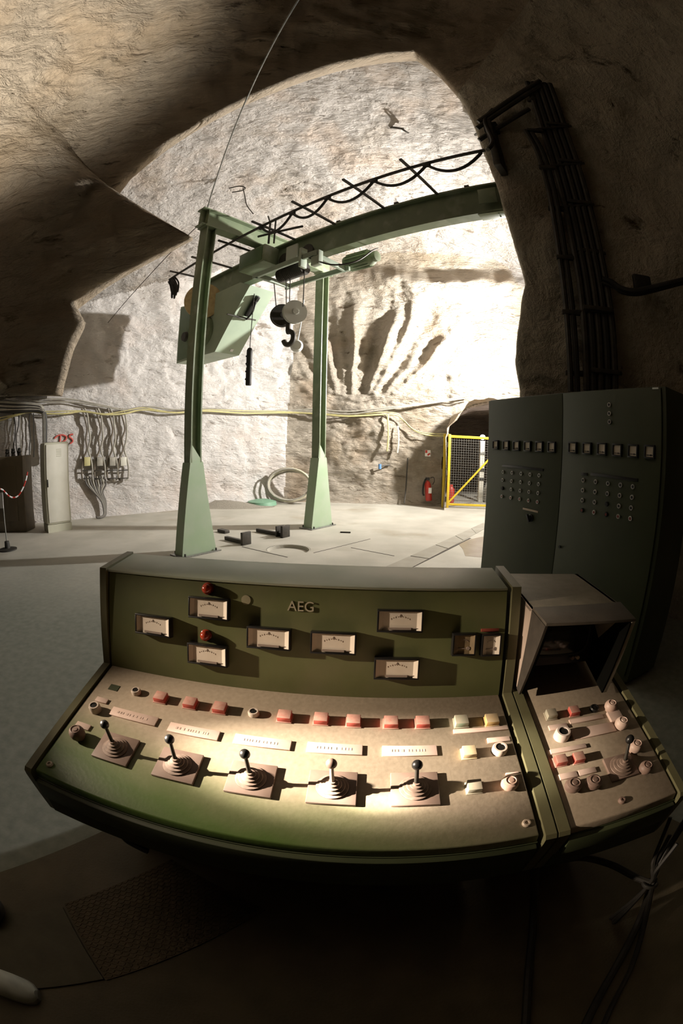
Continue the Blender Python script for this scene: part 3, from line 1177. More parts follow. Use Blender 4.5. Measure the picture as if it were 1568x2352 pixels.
for px, py in ((1139.5, 1022), (1163.5, 1023), (1187.5, 1024), (1213, 1025), (1240, 1026), (1268.5, 1027)):
    cmeter(doors[0], px, py, .094, .096)
for px, py in ((1316.5, 1028.5), (1349.5, 1030), (1383.5, 1031.5), (1418.5, 1034), (1455, 1036), (1493, 1038)):
    cmeter(doors[1], px, py, .094, .096)
RINGM = mat('chrome_ring', (.55, .53, .50), rough=.3, metal=.6)
LRED = mat('dull_red_lens', (.20, .03, .02), rough=.3)


def plamp(par, px, py, r=.019, ring=RINGM, lens=BLACK, lab=None):
    c = cb(px, py)
    mb = MB()
    mb.mi = 0
    mb.lathe([(r, 0), (r, .008), (r*.85, .012), (r*.62, .012), (r*.6, .004)], c, CN, 20)
    mb.mi = 1
    mb.lathe([(r*.6, .004), (r*.55, .012), (0, .014)], c, CN, 16)
    tag(mb.build('indicator_lamp', [ring, lens], par), lab)


def bil(c00, c10, c01, c11, u, v):
    return tuple((c00[k]*(1-u)+c10[k]*u)*(1-v)+(c01[k]*(1-u)+c11[k]*u)*v for k in (0, 1))


for j_ in range(4):
    for i in range(5):
        px, py = bil((1156, 1084), (1239, 1092), (1153, 1140), (1235, 1153), i/4, j_/3)
        plamp(doors[0], px, py, ring=BLACK if (i, j_) == (0, 2) else RINGM, lens=LRED if j_ == 3 else BLACK, lab='red lensed indicator lamp' if j_ == 3 else None)
        px, py = bil((1340, 1103), (1454, 1118), (1337, 1172), (1448, 1191), i/4, j_/3)
        plamp(doors[1], px, py, lens=LRED if j_ == 3 else BLACK, ring=BLACK if (i, j_) in ((2, 2), (0, 3), (2, 3)) else RINGM, lab='red lensed indicator lamp' if j_ == 3 else None)
for px, py in ((1399.5, 930), (1400, 950), (1400.5, 969)):
    plamp(doors[1], px, py)
for par, p0, p1 in ((doors[0], (1154, 1071), (1248, 1078)), (doors[1], (1335, 1088), (1349, 1090)), (doors[1], (1357, 1091), (1465, 1101))):
    a, b = cb(*p0), cb(*p1)
    mb = MB()
    mb.box((a+b)/2+CN*.004, (b-a).length, .022, .008, CAX, .001)
    mb.build('label_strip', BLACK, par)
a, b = cb(1201, 1169), cb(1236, 1175)
mb = MB()
mb.box((a+b)/2+CN*.003, (b-a).length, .018, .006, CAX, .001)
tag(mb.build('label_strip', IVORY, doors[0]), 'ivory label strip')
c = cb(1219, 1190)
mb = MB()
mb.lathe([(.036, 0), (.036, .012), (.028, .016), (.026, .030), (0, .030)], c, CN, 24)
mb.box(c+CN*.036, .020, .075, .022, ((CX+EZ*.6).normalized(), (EZ-CX*.6).normalized(), CN), .003)
mb.build('rotary_switch', BLACK, doors[0])
mb = MB()
mb.cyl(cb(1286, 1256), cb(1286, 1256)+CN*.012, .012)
mb.build('lock', BLACK, doors[0])
mb = MB()
mb.box(cb(1505, 892)+CN*.003, .055, .012, .004, CAX)
tag(mb.build('label_strip', WHITE, cab), 'small white label at the top corner')

# ------------------------------------------------------------------ gantry
C_AX = V((.595, .803, 0))      # along the cross beam
B_AX = V((.785, -.62, 0)).normalized()
N_AX = V((.62, .785, 0)).normalized()
PL, PR_ = V((-2.28, 6.22, 0)), V((-.48, 8.65, 0))
C_AX = (PR_-PL).normalized()
Bq = V((C_AX.y, -C_AX.x, 0))
GANTLIT = mat('lit_gantry_base_paint', (.33, .43, .28), (.38, .45, .33), 3, .5, bump=.03, bscale=150)  # paler copy of the gantry green, lamp light painted onto the base boxes
gan = thing('gantry_frame', (PL+PR_)/2, 'green steel gantry of two posts and a cross beam in the middle of the hall', 'gantry')


def ibeam(mb, p0, p1, side, h, w, tf=.022, tw=.014):
    p0, p1 = V(p0), V(p1)
    d = (p1-p0)
    L_ = d.length
    d.normalize()
    side = V(side)
    upv = side.cross(d)
    c = (p0+p1)/2
    ax = (d, side, upv)
    mb.box(c+upv*(h/2-tf/2), L_, w, tf, ax)
    mb.box(c-upv*(h/2-tf/2), L_, w, tf, ax)
    mb.box(c, L_, tw, h-2*tf, ax)


for pb in (PL, PR_):
    mb = MB()
    # H-column: flanges square to the cross beam, open side to the right
    s = .20
    zt = 5.42
    for q in (-1, 1):
        mb.box(pb+C_AX*q*(s/2-.012)+EZ*(zt+.02)/2, .024, s, zt-.02, (C_AX, Bq, EZ))
    mb.box(pb+EZ*(zt+.02)/2, s-.04, .016, zt-.02, (C_AX, Bq, EZ))
    post = mb.build('post', GANT, gan)
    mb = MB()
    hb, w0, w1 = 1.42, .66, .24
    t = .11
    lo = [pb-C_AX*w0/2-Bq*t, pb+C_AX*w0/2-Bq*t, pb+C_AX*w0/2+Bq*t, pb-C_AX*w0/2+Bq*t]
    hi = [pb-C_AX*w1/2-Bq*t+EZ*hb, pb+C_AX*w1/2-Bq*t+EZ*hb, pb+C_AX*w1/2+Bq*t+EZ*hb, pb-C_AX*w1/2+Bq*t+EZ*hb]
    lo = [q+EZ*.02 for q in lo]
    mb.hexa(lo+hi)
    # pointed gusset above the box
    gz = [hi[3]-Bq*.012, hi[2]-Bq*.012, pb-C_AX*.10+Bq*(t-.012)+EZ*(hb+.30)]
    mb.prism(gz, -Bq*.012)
    mb.build('base_box', GANTLIT, gan)
    mb = MB()
    mb.box(pb+EZ*.01, .78, .34, .02, (C_AX, Bq, EZ))
    mb.build('base_plate', STEEL, gan)
    for q in (-1, 1):
        for w in (-1, 1):
            mb = MB()
            mb.cyl(pb+C_AX*q*.30+Bq*w*.145+EZ*.02, pb+C_AX*q*.30+Bq*w*.145+EZ*.06, .016, seg=6)
            mb.build('anchor_bolt', DKSTEEL, gan)
mb = MB()
ibeam(mb, PL-C_AX*.22+EZ*5.60, PR_+C_AX*.22+EZ*5.60, Bq, .36, .20)
for pb in (PL, PR_):
    mb.box(pb+EZ*5.41, .30, .24, .02, (C_AX, Bq, EZ))
mb.box(PL-C_AX*.10+EZ*5.60, .012, .19, .32, (C_AX, Bq, EZ))
mb.build('cross_beam', GANT, gan)


def BN(s, n, z):
    return B_AX*s+N_AX*n+EZ*z


# runway beam
run = thing('runway_beam', BN(-4, 4.93, 4.88), 'long green steel runway beam running from the rock pillar under the gantry', 'beam')
mb = MB()
ibeam(mb, BN(-7.7, 4.93, 5.145), BN(-1.0, 4.93, 5.145), N_AX, .52, .19, .03, .016)
rb = mb.build('beam', GANT, run)
mb = MB()
mb.box(BN(-1.45, 4.815, 5.16), .26, .02, .26, (B_AX, N_AX, EZ), .002)
mb.build('cover_plate', GANT, run)
mb = MB()
mb.box(BN(-1.42, 4.93, 4.872), .42, .19, .012, (B_AX, N_AX, EZ), .002)
for q in (-.05, .05):
    for w in (-.04, .04):
        mb.cyl(BN(-1.3+q, 4.93+w, 4.866), BN(-1.3+q, 4.93+w, 4.855), .012, seg=6)
mb.build('splice_plate', GANT, run)
for s in (-1.75, -2.9, -4.0):
    mb = MB()
    mb.box(BN(s, 4.90, 5.43), .07, .10, .05, (B_AX, N_AX, EZ), .004)
    mb.build('clamp', DKSTEEL, run)
# festoon rail with brackets
fes = thing('festoon_rail', BN(-4.4, 4.16, 5.45), 'thin black rail on brackets carrying looped cable beside the runway beam', 'cable rail')
mb = MB()
mb.tube([BN(-8.0, 4.06, 5.37), BN(-1.15, 4.06, 5.37)], .024, 8)
mb.build('rail', DKSTEEL, fes)
for s in (-2.2, -3.1, -4.05, -4.95, -5.87, -6.75, -7.6):
    mb = MB()
    mb.box(BN(s, 4.34, 5.385), .035, 1.0, .03, (B_AX, N_AX, EZ))
    mb.build('bracket', DKSTEEL, fes)
ks = [-1.2, -1.95, -2.75, -3.55, -4.25, -4.95]
for k in range(5):
    a, b = ks[k], ks[k+1]
    pts = [BN(a+(b-a)*t/12, 4.06, 5.34-.22*(1-(2*t/12-1)**2)) for t in range(13)]
    mb = MB()
    mb.tube(pts, .022, 8)
    mb.box(BN(b, 4.06, 5.34), .10, .05, .06, (B_AX, N_AX, EZ), .004)
    mb.build('cable_loop', RUBBER, fes)
for k in range(5):
    mb = MB()
    s = -7.75-.06*k
    pts = spline([BN(s, 4.06, 5.34), BN(s+.05, 4.14, 5.20-.05*k), BN(s-.02, 4.18, 5.02-.06*(k % 3)), BN(s-.06, 4.16, 5.2), BN(s-.05, 4.06, 5.34)], 6)
    mb.tube(pts, .020, 8)
    mb.build('gathered_cable', RUBBER, fes)
# dark steel hanger plate where the beam meets the pillar
mb = MB()
mb.box(BN(-1.12, 4.55, 5.85), .10, .30, .95, (B_AX, N_AX, EZ), .01)
mb.box(BN(-1.12, 4.55, 6.25), .2, .12, .2, (B_AX, N_AX, EZ), .01)
mb.tube(spline([BN(-1.15, 4.2, 5.5), BN(-1.1, 4.35, 5.8), BN(-1.15, 4.4, 6.3), BN(-1.0, 4.45, 6.6)], 6), .03)
solo(mb, 'hanger_bracket', DKSTEEL, 'dark hanger bracket at the pillar above the runway beam end', 'bracket')

# travelling hoist trolley
tro = thing('hoist_trolley', BN(-5.0, 4.9, 4.6), 'hoist trolley with gearbox and motor hanging on the runway beam', 'hoist')
mb = MB()
mb.box(BN(-5.62, 4.60, 5.09), .70, .34, .36, (B_AX, N_AX, EZ), .01)
mb.build('gearbox', GANT, tro)
mb = MB()
mb.box(BN(-5.62, 4.425, 5.09), .60, .012, .28, (B_AX, N_AX, EZ), .002)
mb.build('gearbox_cover', PAINT, tro)
mb = MB()
for n in (4.5, 5.3):
    mb.box(BN(-4.85, n, 4.70), 1.5, .05, .09, (B_AX, N_AX, EZ), .004)
for s in (-5.5, -4.2):
    mb.box(BN(s, 4.9, 4.70), .06, .85, .09, (B_AX, N_AX, EZ), .004)
mb.build('frame', mat('pale_green_steel', (.36, .42, .33), (.30, .36, .28), 8, .5), tro)
for s in (-4.55, -5.1):
    for q in (-1, 1):
        mb = MB()
        c = BN(s, 4.93+q*.12, 4.98)
        mb.lathe([(0, 0), (.10, 0), (.10, .05), (.125, .055), (.125, .07), (0, .07)], c, N_AX*q, 24)
        mb.build('wheel', DKSTEEL, tro)
mb = MB()
mb.box(BN(-4.86, 4.70, 5.0), .26, .03, .34, (B_AX, N_AX, EZ), .004)
tag(mb.build('side_plate', mat('pale_plate', (.55, .58, .52), rough=.45), tro), 'pale side plate')
mb = MB()
mb.box(BN(-4.15, 4.55, 4.62), .16, .10, .26, (B_AX, N_AX, EZ), .004)
mb.box(BN(-4.42, 4.52, 4.70), .05, .14, .36, (B_AX, N_AX, EZ), .004)
mb.build('end_stop', mat('pale_plate_green', (.46, .52, .42), rough=.45), tro)
mb = MB()
mc = BN(-4.3, 5.45, 4.88)
mb.lathe([(0, 0), (.10, 0), (.14, .03), (.15, .08), (.15, .52), (.13, .56), (.10, .60), (.10, .66), (0, .68)], mc, B_AX, 24)
for k in range(16):
    a = 2*PI*k/16
    r_ = (N_AX*math.cos(a)+EZ*math.sin(a))
    mb.box(mc+B_AX*.30+r_*.155, .42, .022, .006, (B_AX, r_, r_.cross(B_AX)))
mb.build('motor', GANT, tro)
mb = MB()
mb.lathe([(0, 0), (.13, 0), (.13, .60), (0, .60)], BN(-5.35, 4.92, 4.76), B_AX, 24)
for k in range(14):
    mb.torus(BN(-5.30+.04*k, 4.92, 4.76), B_AX, .132, .008, 24, 6)
mb.build('rope_drum', DKSTEEL, tro)
mb = MB()
mb.tube(spline([BN(-4.35, 4.5, 4.7), BN(-3.9, 4.6, 4.45), BN(-3.6, 4.8, 4.5), BN(-3.5, 5.1, 4.8), BN(-3.6, 5.4, 5.0)], 6), .014)
mb.tube([BN(-5.2, 4.45, 5.25), BN(-5.2, 4.45, 5.75)], .02)
mb.tube([BN(-5.06, 4.45, 5.2), BN(-5.06, 4.45, 5.7)], .016)
mb.tube([BN(-5.5, 4.45, 5.52), BN(-4.4, 4.45, 5.30)], .022)
mb.tube(spline([BN(-5.2, 4.45, 5.7), BN(-5.1, 4.30, 5.75), BN(-4.9, 4.2, 5.45)], 6), .014)
mb.build('current_collector', DKSTEEL, tro)

# hook block on its ropes
hk = thing('hook_block', BN(-5.05, 4.9, 3.33), 'steel crane hook under twin rope sheaves hanging below the trolley', 'crane hook')
for s0, s1, z1 in ((-5.50, -5.36, 3.95), (-5.18, -5.13, 3.97), (-5.08, -5.06, 4.0), (-4.74, -4.74, 4.0)):
    mb = MB()
    mb.tube([BN(s0, 4.9, 4.72), BN(s1, 4.9, z1)], .010, 6)
    mb.build('wire_rope', DKSTEEL, hk)
SHV = mat('pale_sheave', (.58, .58, .53), rough=.45)
for s, m in ((-5.23, DKSTEEL), (-4.93, SHV)):
    mb = MB()
    ax = (B_AX*.90-N_AX*.44).normalized()
    c = BN(s, 4.9, 3.94)
    mb.lathe([(0, -.055), (.05, -.055), (.05, -.04), (.21, -.04), (.21, -.02), (.18, 0), (.21, .02), (.21, .04), (.05, .04), (.05, .055), (0, .055)], c, ax, 32)
    mb.build('sheave', m, hk)
mb = MB()
mb.box(BN(-5.08, 4.9, 3.80), .34, .06, .10, (B_AX, N_AX, EZ), .01)
mb.cyl(BN(-5.07, 4.9, 3.78), BN(-5.07, 4.9, 3.62), .045)
mb.build('yoke', DKSTEEL, hk)
mb = MB()
hc = BN(-5.05, 4.9, 3.50)
pts = [BN(-5.06, 4.9, 3.66), BN(-5.06, 4.9, 3.62)]
for k in range(15):
    a = math.radians(100-k*19)
    pts.append(hc+B_AX*math.cos(a)*.115+EZ*(math.sin(a)*.115-.01))
mb.tube(spline(pts, 3), .046, 10)
mb.build('hook', DKSTEEL, hk)

# big cable winch housing slung under the beam
win = thing('cable_winch', BN(-7.5, 5.05, 3.56), 'bulky green cable winch housing hung under the far end of the runway beam', 'winch')
mb = MB()
pf = [(-8.58, 4.99), (-8.57, 3.59), (-7.00, 3.565), (-5.98, 4.72), (-6.3, 4.88), (-7.9, 4.88)]
mb.prism([BN(s, 4.75, z) for s, z in pf], N_AX*.62)
mb.build('housing', mat('lit_winch_paint', (.40, .48, .36), (.36, .44, .33), 4, .5), win)  # gantry green made paler, strong side light put into the colour
mb = MB()
pf = [(-8.52, 4.93), (-8.51, 3.65), (-7.60, 3.63), (-7.62, 4.93)]
mb.prism([BN(s, 4.735, z) for s, z in pf], N_AX*.015)
mb.build('side_cover', PAINT, win)
mb = MB()
dax = (B_AX*.83-N_AX*.55).normalized()
mb.lathe([(0, -.02), (.40, -.02), (.40, .02), (0, .02)], BN(-7.28, 4.55, 4.72), dax, 40)
tag(mb.build('reel_disc', TANM, win), 'tan reel disc')
mb = MB()
mb.lathe([(0, 0), (.34, 0), (.34, .08), (.26, .10), (.26, .16), (0, .16)], BN(-7.45, 4.75, 4.10), -N_AX, 36)
mb.build('bearing_cap', GANT, win)
mb = MB()
mb.lathe([(0, 0), (.12, 0), (.10, .06), (0, .06)], BN(-8.2, 4.735, 4.15), -N_AX, 24)
mb.build('bearing_boss', DKSTEEL, win)
sl = (BN(-5.98, 4.72, 4.72)-BN(-7.0, 4.72, 3.565)).normalized()
fo_ = (BN(-6.26, 5.0, 4.40)); nrm = N_AX.cross(sl)
if nrm.dot(B_AX) < 0: nrm = -nrm
mb = MB()
mb.box(fo_+nrm*.05, .10, .07, .40, (N_AX, nrm, sl), .01)
mb.box(fo_+sl*.22+nrm*.07, .07, .09, .10, (N_AX, nrm, sl), .01)
mb.tube(spline([fo_+nrm*.09+sl*.15, fo_+nrm*.16-sl*.05, fo_+nrm*.10-sl*.25], 6), .018)
mb.build('limit_switch', BLACK, win)
mb = MB()
mb.tube([fo_-sl*.26-N_AX*.42+nrm*.02, fo_-sl*.22+N_AX*.22+nrm*.10], .016)
mb.tube([fo_-sl*.26-N_AX*.42+nrm*.02, fo_-sl*.26-N_AX*.1+nrm*.10, fo_-sl*.22+N_AX*.22+nrm*.10], .010)
mb.build('limit_lever', DKSTEEL, win)
mb = MB()
mb.box(fo_-sl*1.02+N_AX*.12+nrm*.006, .07, .008, .06, (N_AX, nrm, sl))
tag(mb.build('sticker', WHITE, win), 'small white sticker')

# pendant control
pen = thing('pendant_control', BN(-5.45, 4.4, 2.66), 'dark tubular pendant control hanging on a thin cord below the winch', 'pendant control')
mb = MB()
mb.lathe([(0, 0), (.045, 0), (.05, .02), (.05, .30), (.043, .31), (.043, .33), (.05, .34), (.05, .60), (.03, .64), (0, .65)], BN(-5.45, 4.4, 2.66), EZ, 20)
mb.build('grip', RUBBER, pen)
mb = MB()
mb.tube([BN(-5.45, 4.4, 3.30), BN(-5.44, 4.42, 4.3)], .008, 6)
mb.build('cord', DKSTEEL, pen)
for k in range(4):
    mb = MB()
    mb.cyl(BN(-5.45, 4.355, 2.76+.13*k), BN(-5.45, 4.335, 2.76+.13*k), .018)
    mb.build('push_button', BLACK, pen)
mb = MB()
c = BN(-5.55, 5.6, 3.55)
mb.lathe([(0, -.07), (.10, -.07), (.12, -.02), (.12, .05), (.09, .09), (0, .10)], c, (B_AX-N_AX).normalized(), 24)
mb.tube([c, c+EZ*.5+N_AX*.1, c+EZ*1.0+N_AX*.15], .012)
solo(mb, 'bulkhead_lamp', mat('white_lamp_shell', (.75, .75, .72), rough=.4), 'small round white lamp below the winch housing', 'lamp')

# steel wire from the gantry up to the vault
w0 = PL-C_AX*.1+EZ*5.80
w1 = at_z(685, 0, 7.3)
mb = MB()
mb.tube([w0, w1+(w1-w0)*1.3], .012, 8)
solo(mb, 'stay_wire', STEEL, 'thin steel stay wire rising from the gantry corner to the rock vault', 'wire')
mb = MB()
mb.tube([PL+EZ*5.75, PL+V((-1.6, 1.2, -.35))+EZ*5.6, PL+V((-3.4, 2.6, -.6))+EZ*5.4], .008, 6)
solo(mb, 'guy_wire', DKSTEEL, 'thin guy wire from the gantry corner to the left wall', 'wire')

# floor brackets and stubs near the gantry
def stub(px, py, ang, ln, label, two=False):
    p = at_z(px, py)
    d = V((math.cos(ang), math.sin(ang), 0))
    e = V((-d.y, d.x, 0))
    t = thing('rail_stub', p, label, 'rail stub')
    mb = MB()
    mb.box(p+EZ*.11, .05, .20, .22, (d, e, EZ), .005)
    if two:
        mb.box(p+d*-.14+EZ*.10, .03, .20, .20, (d, e, EZ), .005)
    mb.build('end_plate', DKSTEEL, t)
    mb = MB()
    mb.box(p-d*ln/2+EZ*.04, ln, .07, .06, (d, e, EZ), .004)
    mb.build('rail', DKSTEEL, t)


stub(565, 1251, -.62, .55, 'short dark rail stub on the floor by the left gantry foot')
stub(655, 1234, -.62, .75, 'dark rail stub with twin end plates behind the round cover', True)
mb = MB()
mb.box(at_z(513, 1223)+EZ*.03, .26, .12, .06, (B_AX, N_AX, EZ), .01)
solo(mb, 'steel_block', DKSTEEL, 'small flat steel block on the floor beside the left gantry foot', 'block')
mb = MB()
mb.box(at_z(793, 1224)+EZ*.012, .20, .04, .024, (EX, EY, EZ), .003)
solo(mb, 'steel_bar', DKSTEEL, 'little dark bar lying on the open floor right of the gantry', 'bar')


# ------------------------------------------------------------------ things on the left wall
def lw(px, py, off=.16):
    p = on_plane(px, py, LWA-LWN*off, LWN)
    d = ray(px, py)
    h = ROCKTREE.ray_cast(EYE, d)
    if h[0] is not None and abs((h[0]-p).length) < 1.2:
        return h[0]-d*off*.6
    return p


def rw(px, py, off=.16):
    p = on_plane(px, py, RWA-RWN*off, RWN)
    d = ray(px, py)
    h = ROCKTREE.ray_cast(EYE, d)
    if h[0] is not None and abs((h[0]-p).length) < 1.2:
        return h[0]-d*off*.6
    return p


LT = V((LWN.y, -LWN.x, 0))   # along the left wall to the right
if LT.x < 0: LT = -LT
LAX = (LT, EZ, -LWN)
ycab = [lw(px, py, .30) for px, py in ((-40, 972), (0, 966), (30, 956), (70, 946), (105, 950), (150, 950), (190, 945), (240, 952), (285, 950), (330, 941), (400, 948), (470, 944), (560, 949))] + \
       [rw(px, py, .30) for px, py in ((650, 948), (720, 950), (800, 956), (900, 952), (925, 965), (950, 988), (985, 1000), (1030, 1001))]
mb = MB()
mb.tube(spline(ycab, 5), .024, 8)
mb.tube(spline([p+V((0, -.02, .035+.03*math.sin(i*1.7))) for i, p in enumerate(ycab)], 5), .014, 8)
solo(mb, 'yellow_cable', YCAB, 'sagging yellow cable clipped along the left and rear rock walls', 'cable')
gcab = [lw(px, py, .26) for px, py in ((60, 912), (105, 916), (170, 918), (230, 930), (285, 940), (340, 934), (400, 941), (480, 938), (560, 943))] + \
       [rw(px, py, .26) for px, py in ((650, 943), (720, 940), (800, 945), (880, 937), (960, 929), (1010, 921), (1080, 908))]
mb = MB()
mb.tube(spline(gcab, 5), .022, 8)
mb.tube(spline([p+V((0, -.02, -.05-.03*math.sin(i*1.3))) for i, p in enumerate(gcab)], 5), .020, 8)
solo(mb, 'grey_cable', GCAB, 'grey cable running along the walls just above the yellow cable', 'cable')
tray = thing('cable_tray', lw(40, 945, .35), 'heavy black cable bundle on a wall tray at the far left', 'cable tray')
mb = MB()
mb.prism([lw(-60, 915, .12), lw(-60, 915, .55), lw(108, 915, .55), lw(108, 915, .12)], EZ*.07)
mb.build('shelf', DKSTEEL, tray)
for k in range(6):
    mb = MB()
    dz = -.02-.055*k
    pts = [lw(-60, 920+4*k, .45), lw(20, 925+4*k, .42), lw(70, 928+3*k, .40), lw(94, 934+2*k, .38), lw(100+.8*k, 955, .36), lw(101+.8*k, 1000, .34), lw(101+.8*k, 1060, .30)]
    mb.tube(spline(pts, 6), .045, 8)
    mb.build('cable', RUBBER if k % 2 else GCAB, tray)
# hanging wires beside the transformer cabinet
for k, x in enumerate((27, 33, 40, 47, 70, 76)):
    mb = MB()
    rnd = random.Random(k)
    pts = [lw(x+rnd.uniform(-3, 3), y, .25) for y in (950, 975, 1000, 1025, 1050)]
    mb.tube(spline(pts, 5), .014, 6)
    solo(mb, 'hanging_wire', RUBBER if k % 3 else GCAB, 'loose wires hanging from the cable tray behind the brown box', 'wire', 'loose wires below the cable tray')

# four cable splices and the bundle to the floor
for k, (xt, xb, m) in enumerate(((199, 200, YCAB), (230, 229, GCAB), (258, 258, GCAB), (286, 283, CREAM))):
    nm = ('leftmost, with a yellow box,', 'second from the left', 'third from the left', 'rightmost')[k]
    t = thing('cable_splice', lw(xb, 1100, .2), f'hanging cable pair with splice box, {nm} of four', 'cable splice', 'cable splices on the left wall')
    for q in (-1, 1):
        mb = MB()
        pts = [lw(xt+q*3-8, 938, .28), lw(xt+q*4-2, 955, .24), lw(xt+q*2+3, 985, .2), lw(xb+q*5+2, 1008, .2), lw(xb+q*1.5+1, 1032, .2), lw(xb+q*8, 1052, .2), lw(xb+q*12, 1075, .2), lw(xb+q*11, 1098, .2), lw(xb+q*4, 1104, .2)]
        mb.tube(spline(pts, 5), .024, 8)
        mb.build('cable', mat('brown_cable', (.13, .105, .075), rough=.6) if q < 0 else GCAB, t)
    mb = MB()
    c = lw(xb, 1060, .2)
    mb.box(c, .16, .22, .10, LAX, .012)
    mb.build('splice_box', m, t)
    for dz in (-.22, -.42):
        mb = MB()
        mb.box(c+EZ*dz, .26, .028, .05, LAX, .004)
        mb.build('bracket', DKSTEEL, t)
for k in range(9):
    mb = MB()
    x0 = 195+k*5.5
    pts = [lw(x0, 1094, .22), lw(x0+4, 1112, .22), lw(215+k*2.6, 1130, .24), lw(232+k*1.3, 1150, .26), lw(238+k*.7, 1170, .28), lw(237+k*.6, 1184, .32), lw(222+k, 1189, .5)]
    q = spline(pts, 6)
    for v in q:
        v.z = max(v.z, .03)
    mb.tube(q, .022, 8)
    solo(mb, 'floor_cable', GCAB if k % 2 else mat('dark_grey_cable', (.10, .09, .08), rough=.6), 'grey cables fanning from the splice boxes down to the floor', 'cable', 'cables below the splice boxes')
# red sprayed mark
mb = MB()
for st in (((139, 1000), (138, 1010), (136, 1021)), ((125, 1007), (132, 1001), (143, 999), (152, 1003), (150, 1011), (141, 1016)), ((168, 998), (162, 998), (159, 1003), (165, 1008), (167, 1014), (161, 1019))):
    mb.tube(spline([lw(px, py, .04) for px, py in st], 5), .020, 6)
solo(mb, 'spray_mark', mat('red_spray_paint', (.55, .10, .08), rough=.8), 'red sprayed letters on the white rock above the cream cabinet', 'graffiti')
# white board leaning at the foot of the wall
mb = MB()
a = V((at_z(172, 1188))); b = at_z(205, 1181)
upb = (-LWN*-.16+EZ*.50)
mb.hexa([a, b, b+V((0, .02, 0)), a+V((0, .02, 0)), a+upb, b+upb, b+upb+V((0, .02, 0)), a+upb+V((0, .02, 0))])
solo(mb, 'leaning_board', CREAM, 'white board leaning against the wall right of the cream cabinet', 'board')
# cream cabinet
g0, g1 = at_z(111, 1225), at_z(167, 1216)
gx = (g1-g0).normalized()
gn = (g0-at_z(94, 1213))
gn = (gn-gx*gn.dot(gx)*.6).normalized()
wh = thing('telecom_cabinet', (g0+g1)/2-gn*.2, 'slim cream metal cabinet with rounded edges standing by the white wall', 'cabinet')
gw = (g1-g0).length
hh = 1.90
mb = MB()
mb.box((g0+g1)/2-gn*.22+EZ*(hh/2+.08), gw, hh-.16, .44, (gx, EZ, gn) if False else (gx, gn, EZ), 0) if False else mb.hexa(
    [g0+EZ*.16, g1+EZ*.16, g1-gn*.44+EZ*.16, g0-gn*.44+EZ*.16, g0+EZ*hh, g1+EZ*hh, g1-gn*.44+EZ*hh, g0-gn*.44+EZ*hh], .05)
mb.build('body', CREAMD, wh)
mb = MB()
mb.box((g0+g1)/2+gn*.008+EZ*(hh/2+.08), gw-.10, .02, hh-.26, (gx, gn, EZ), .006)
dr = mb.build('door', CREAM, wh)
mb = MB()
mb.box(g0+gx*.07+gn*.025+EZ*(hh*.55), .025, .02, .16, (gx, gn, EZ), .004)
mb.build('handle', BLACK, dr)
mb = MB()
for k in range(5):
    mb.box((g0+g1)/2+gx*.05+gn*.02+EZ*(hh-.16-.035*k), .12, .006, .012, (gx, gn, EZ))
mb.build('vent', CREAMD, dr)
mb = MB()
mb.hexa([g0+gx*.01-gn*.01, g1-gx*.01-gn*.01, g1-gn*.42-gx*.01, g0-gn*.42+gx*.01, *[q+EZ*.165 for q in (g0+gx*.01-gn*.01, g1-gx*.01-gn*.01, g1-gn*.42-gx*.01, g0-gn*.42+gx*.01)]])
mb.build('plinth', CREAMD, wh)
# brown transformer box
f0, f1 = at_z(-60, 1224), at_z(62, 1222)
fx_ = (f1-f0).normalized()
fn = V((fx_.y, -fx_.x, 0))
if fn.y > 0: fn = -fn
tr_ = thing('transformer_box', (f0+f1)/2-fn*.4, 'dark brown steel box at the left edge under the cable tray', 'electrical box')
mb = MB()
mb.hexa([f0, f1, f1-fn*.5, f0-fn*.5, *[q+EZ*1.67 for q in (f0, f1, f1-fn*.5, f0-fn*.5)]], .02)
mb.build('body', mat('brown_steel', (.13, .10, .06), (.10, .08, .05), 6, .55), tr_)
mb = MB()
mb.box(f0.lerp(f1, .72)+fn*.01+EZ*.85, .55, .02, 1.2, (fx_, fn, EZ), .005)
mb.build('door', mat('brown_steel_door', (.11, .085, .05), rough=.5), tr_)
for k in range(3):
    mb = MB()
    p = f1-fx_*(.25+.18*k)-fn*.3
    mb.lathe([(0, 1.67), (.06, 1.67), (.04, 1.73), (.06, 1.76), (.04, 1.80), (.05, 1.83), (0, 1.85)], p, EZ, 16)
    mb.build('insulator', RUBBER, tr_)
# stanchion with a notice and a red-white chain
sp = at_z(18, 1263)
stn = thing('stanchion', sp, 'thin barrier post on a dark foot with a white notice at the far left', 'stanchion')
mb = MB()
mb.lathe([(0, 0), (.20, 0), (.20, .02), (.06, .035), (.05, .16), (.02, .17), (0, .17)], sp, EZ, 28)
mb.build('foot', RUBBER, stn)
mb = MB()
mb.cyl(sp+EZ*.03, sp+EZ*1.05, .012)
mb.build('pole', STEEL, stn)
mb = MB()
mb.box(sp+V((-.03, -.03, .90)), .11, .008, .28, (V((.95, .3, 0)), V((-.3, .95, 0)), EZ))
tag(mb.build('notice', WHITE, stn), 'white paper notice')
chn = thing('barrier_chain', sp+EZ*.8, 'red and white plastic barrier chain hanging from the barrier post', 'chain')
cp = spline([on_plane(px, py, sp-fn*-.03, V((sp.x, sp.y, 0)).normalized()) for px, py in ((-40, 1112), (-12, 1121), (4, 1124), (12, 1131), (20, 1139), (31, 1143), (42, 1138), (52, 1122), (60, 1100), (63, 1084))], 5)
for k in range(len(cp)-1):
    mb = MB()
    d = (cp[k+1]-cp[k])
    mb.cyl(cp[k], cp[k]+d*1.1, .014, seg=8)
    mb.build('link', WHITE if (k//3) % 2 else REDP, chn)

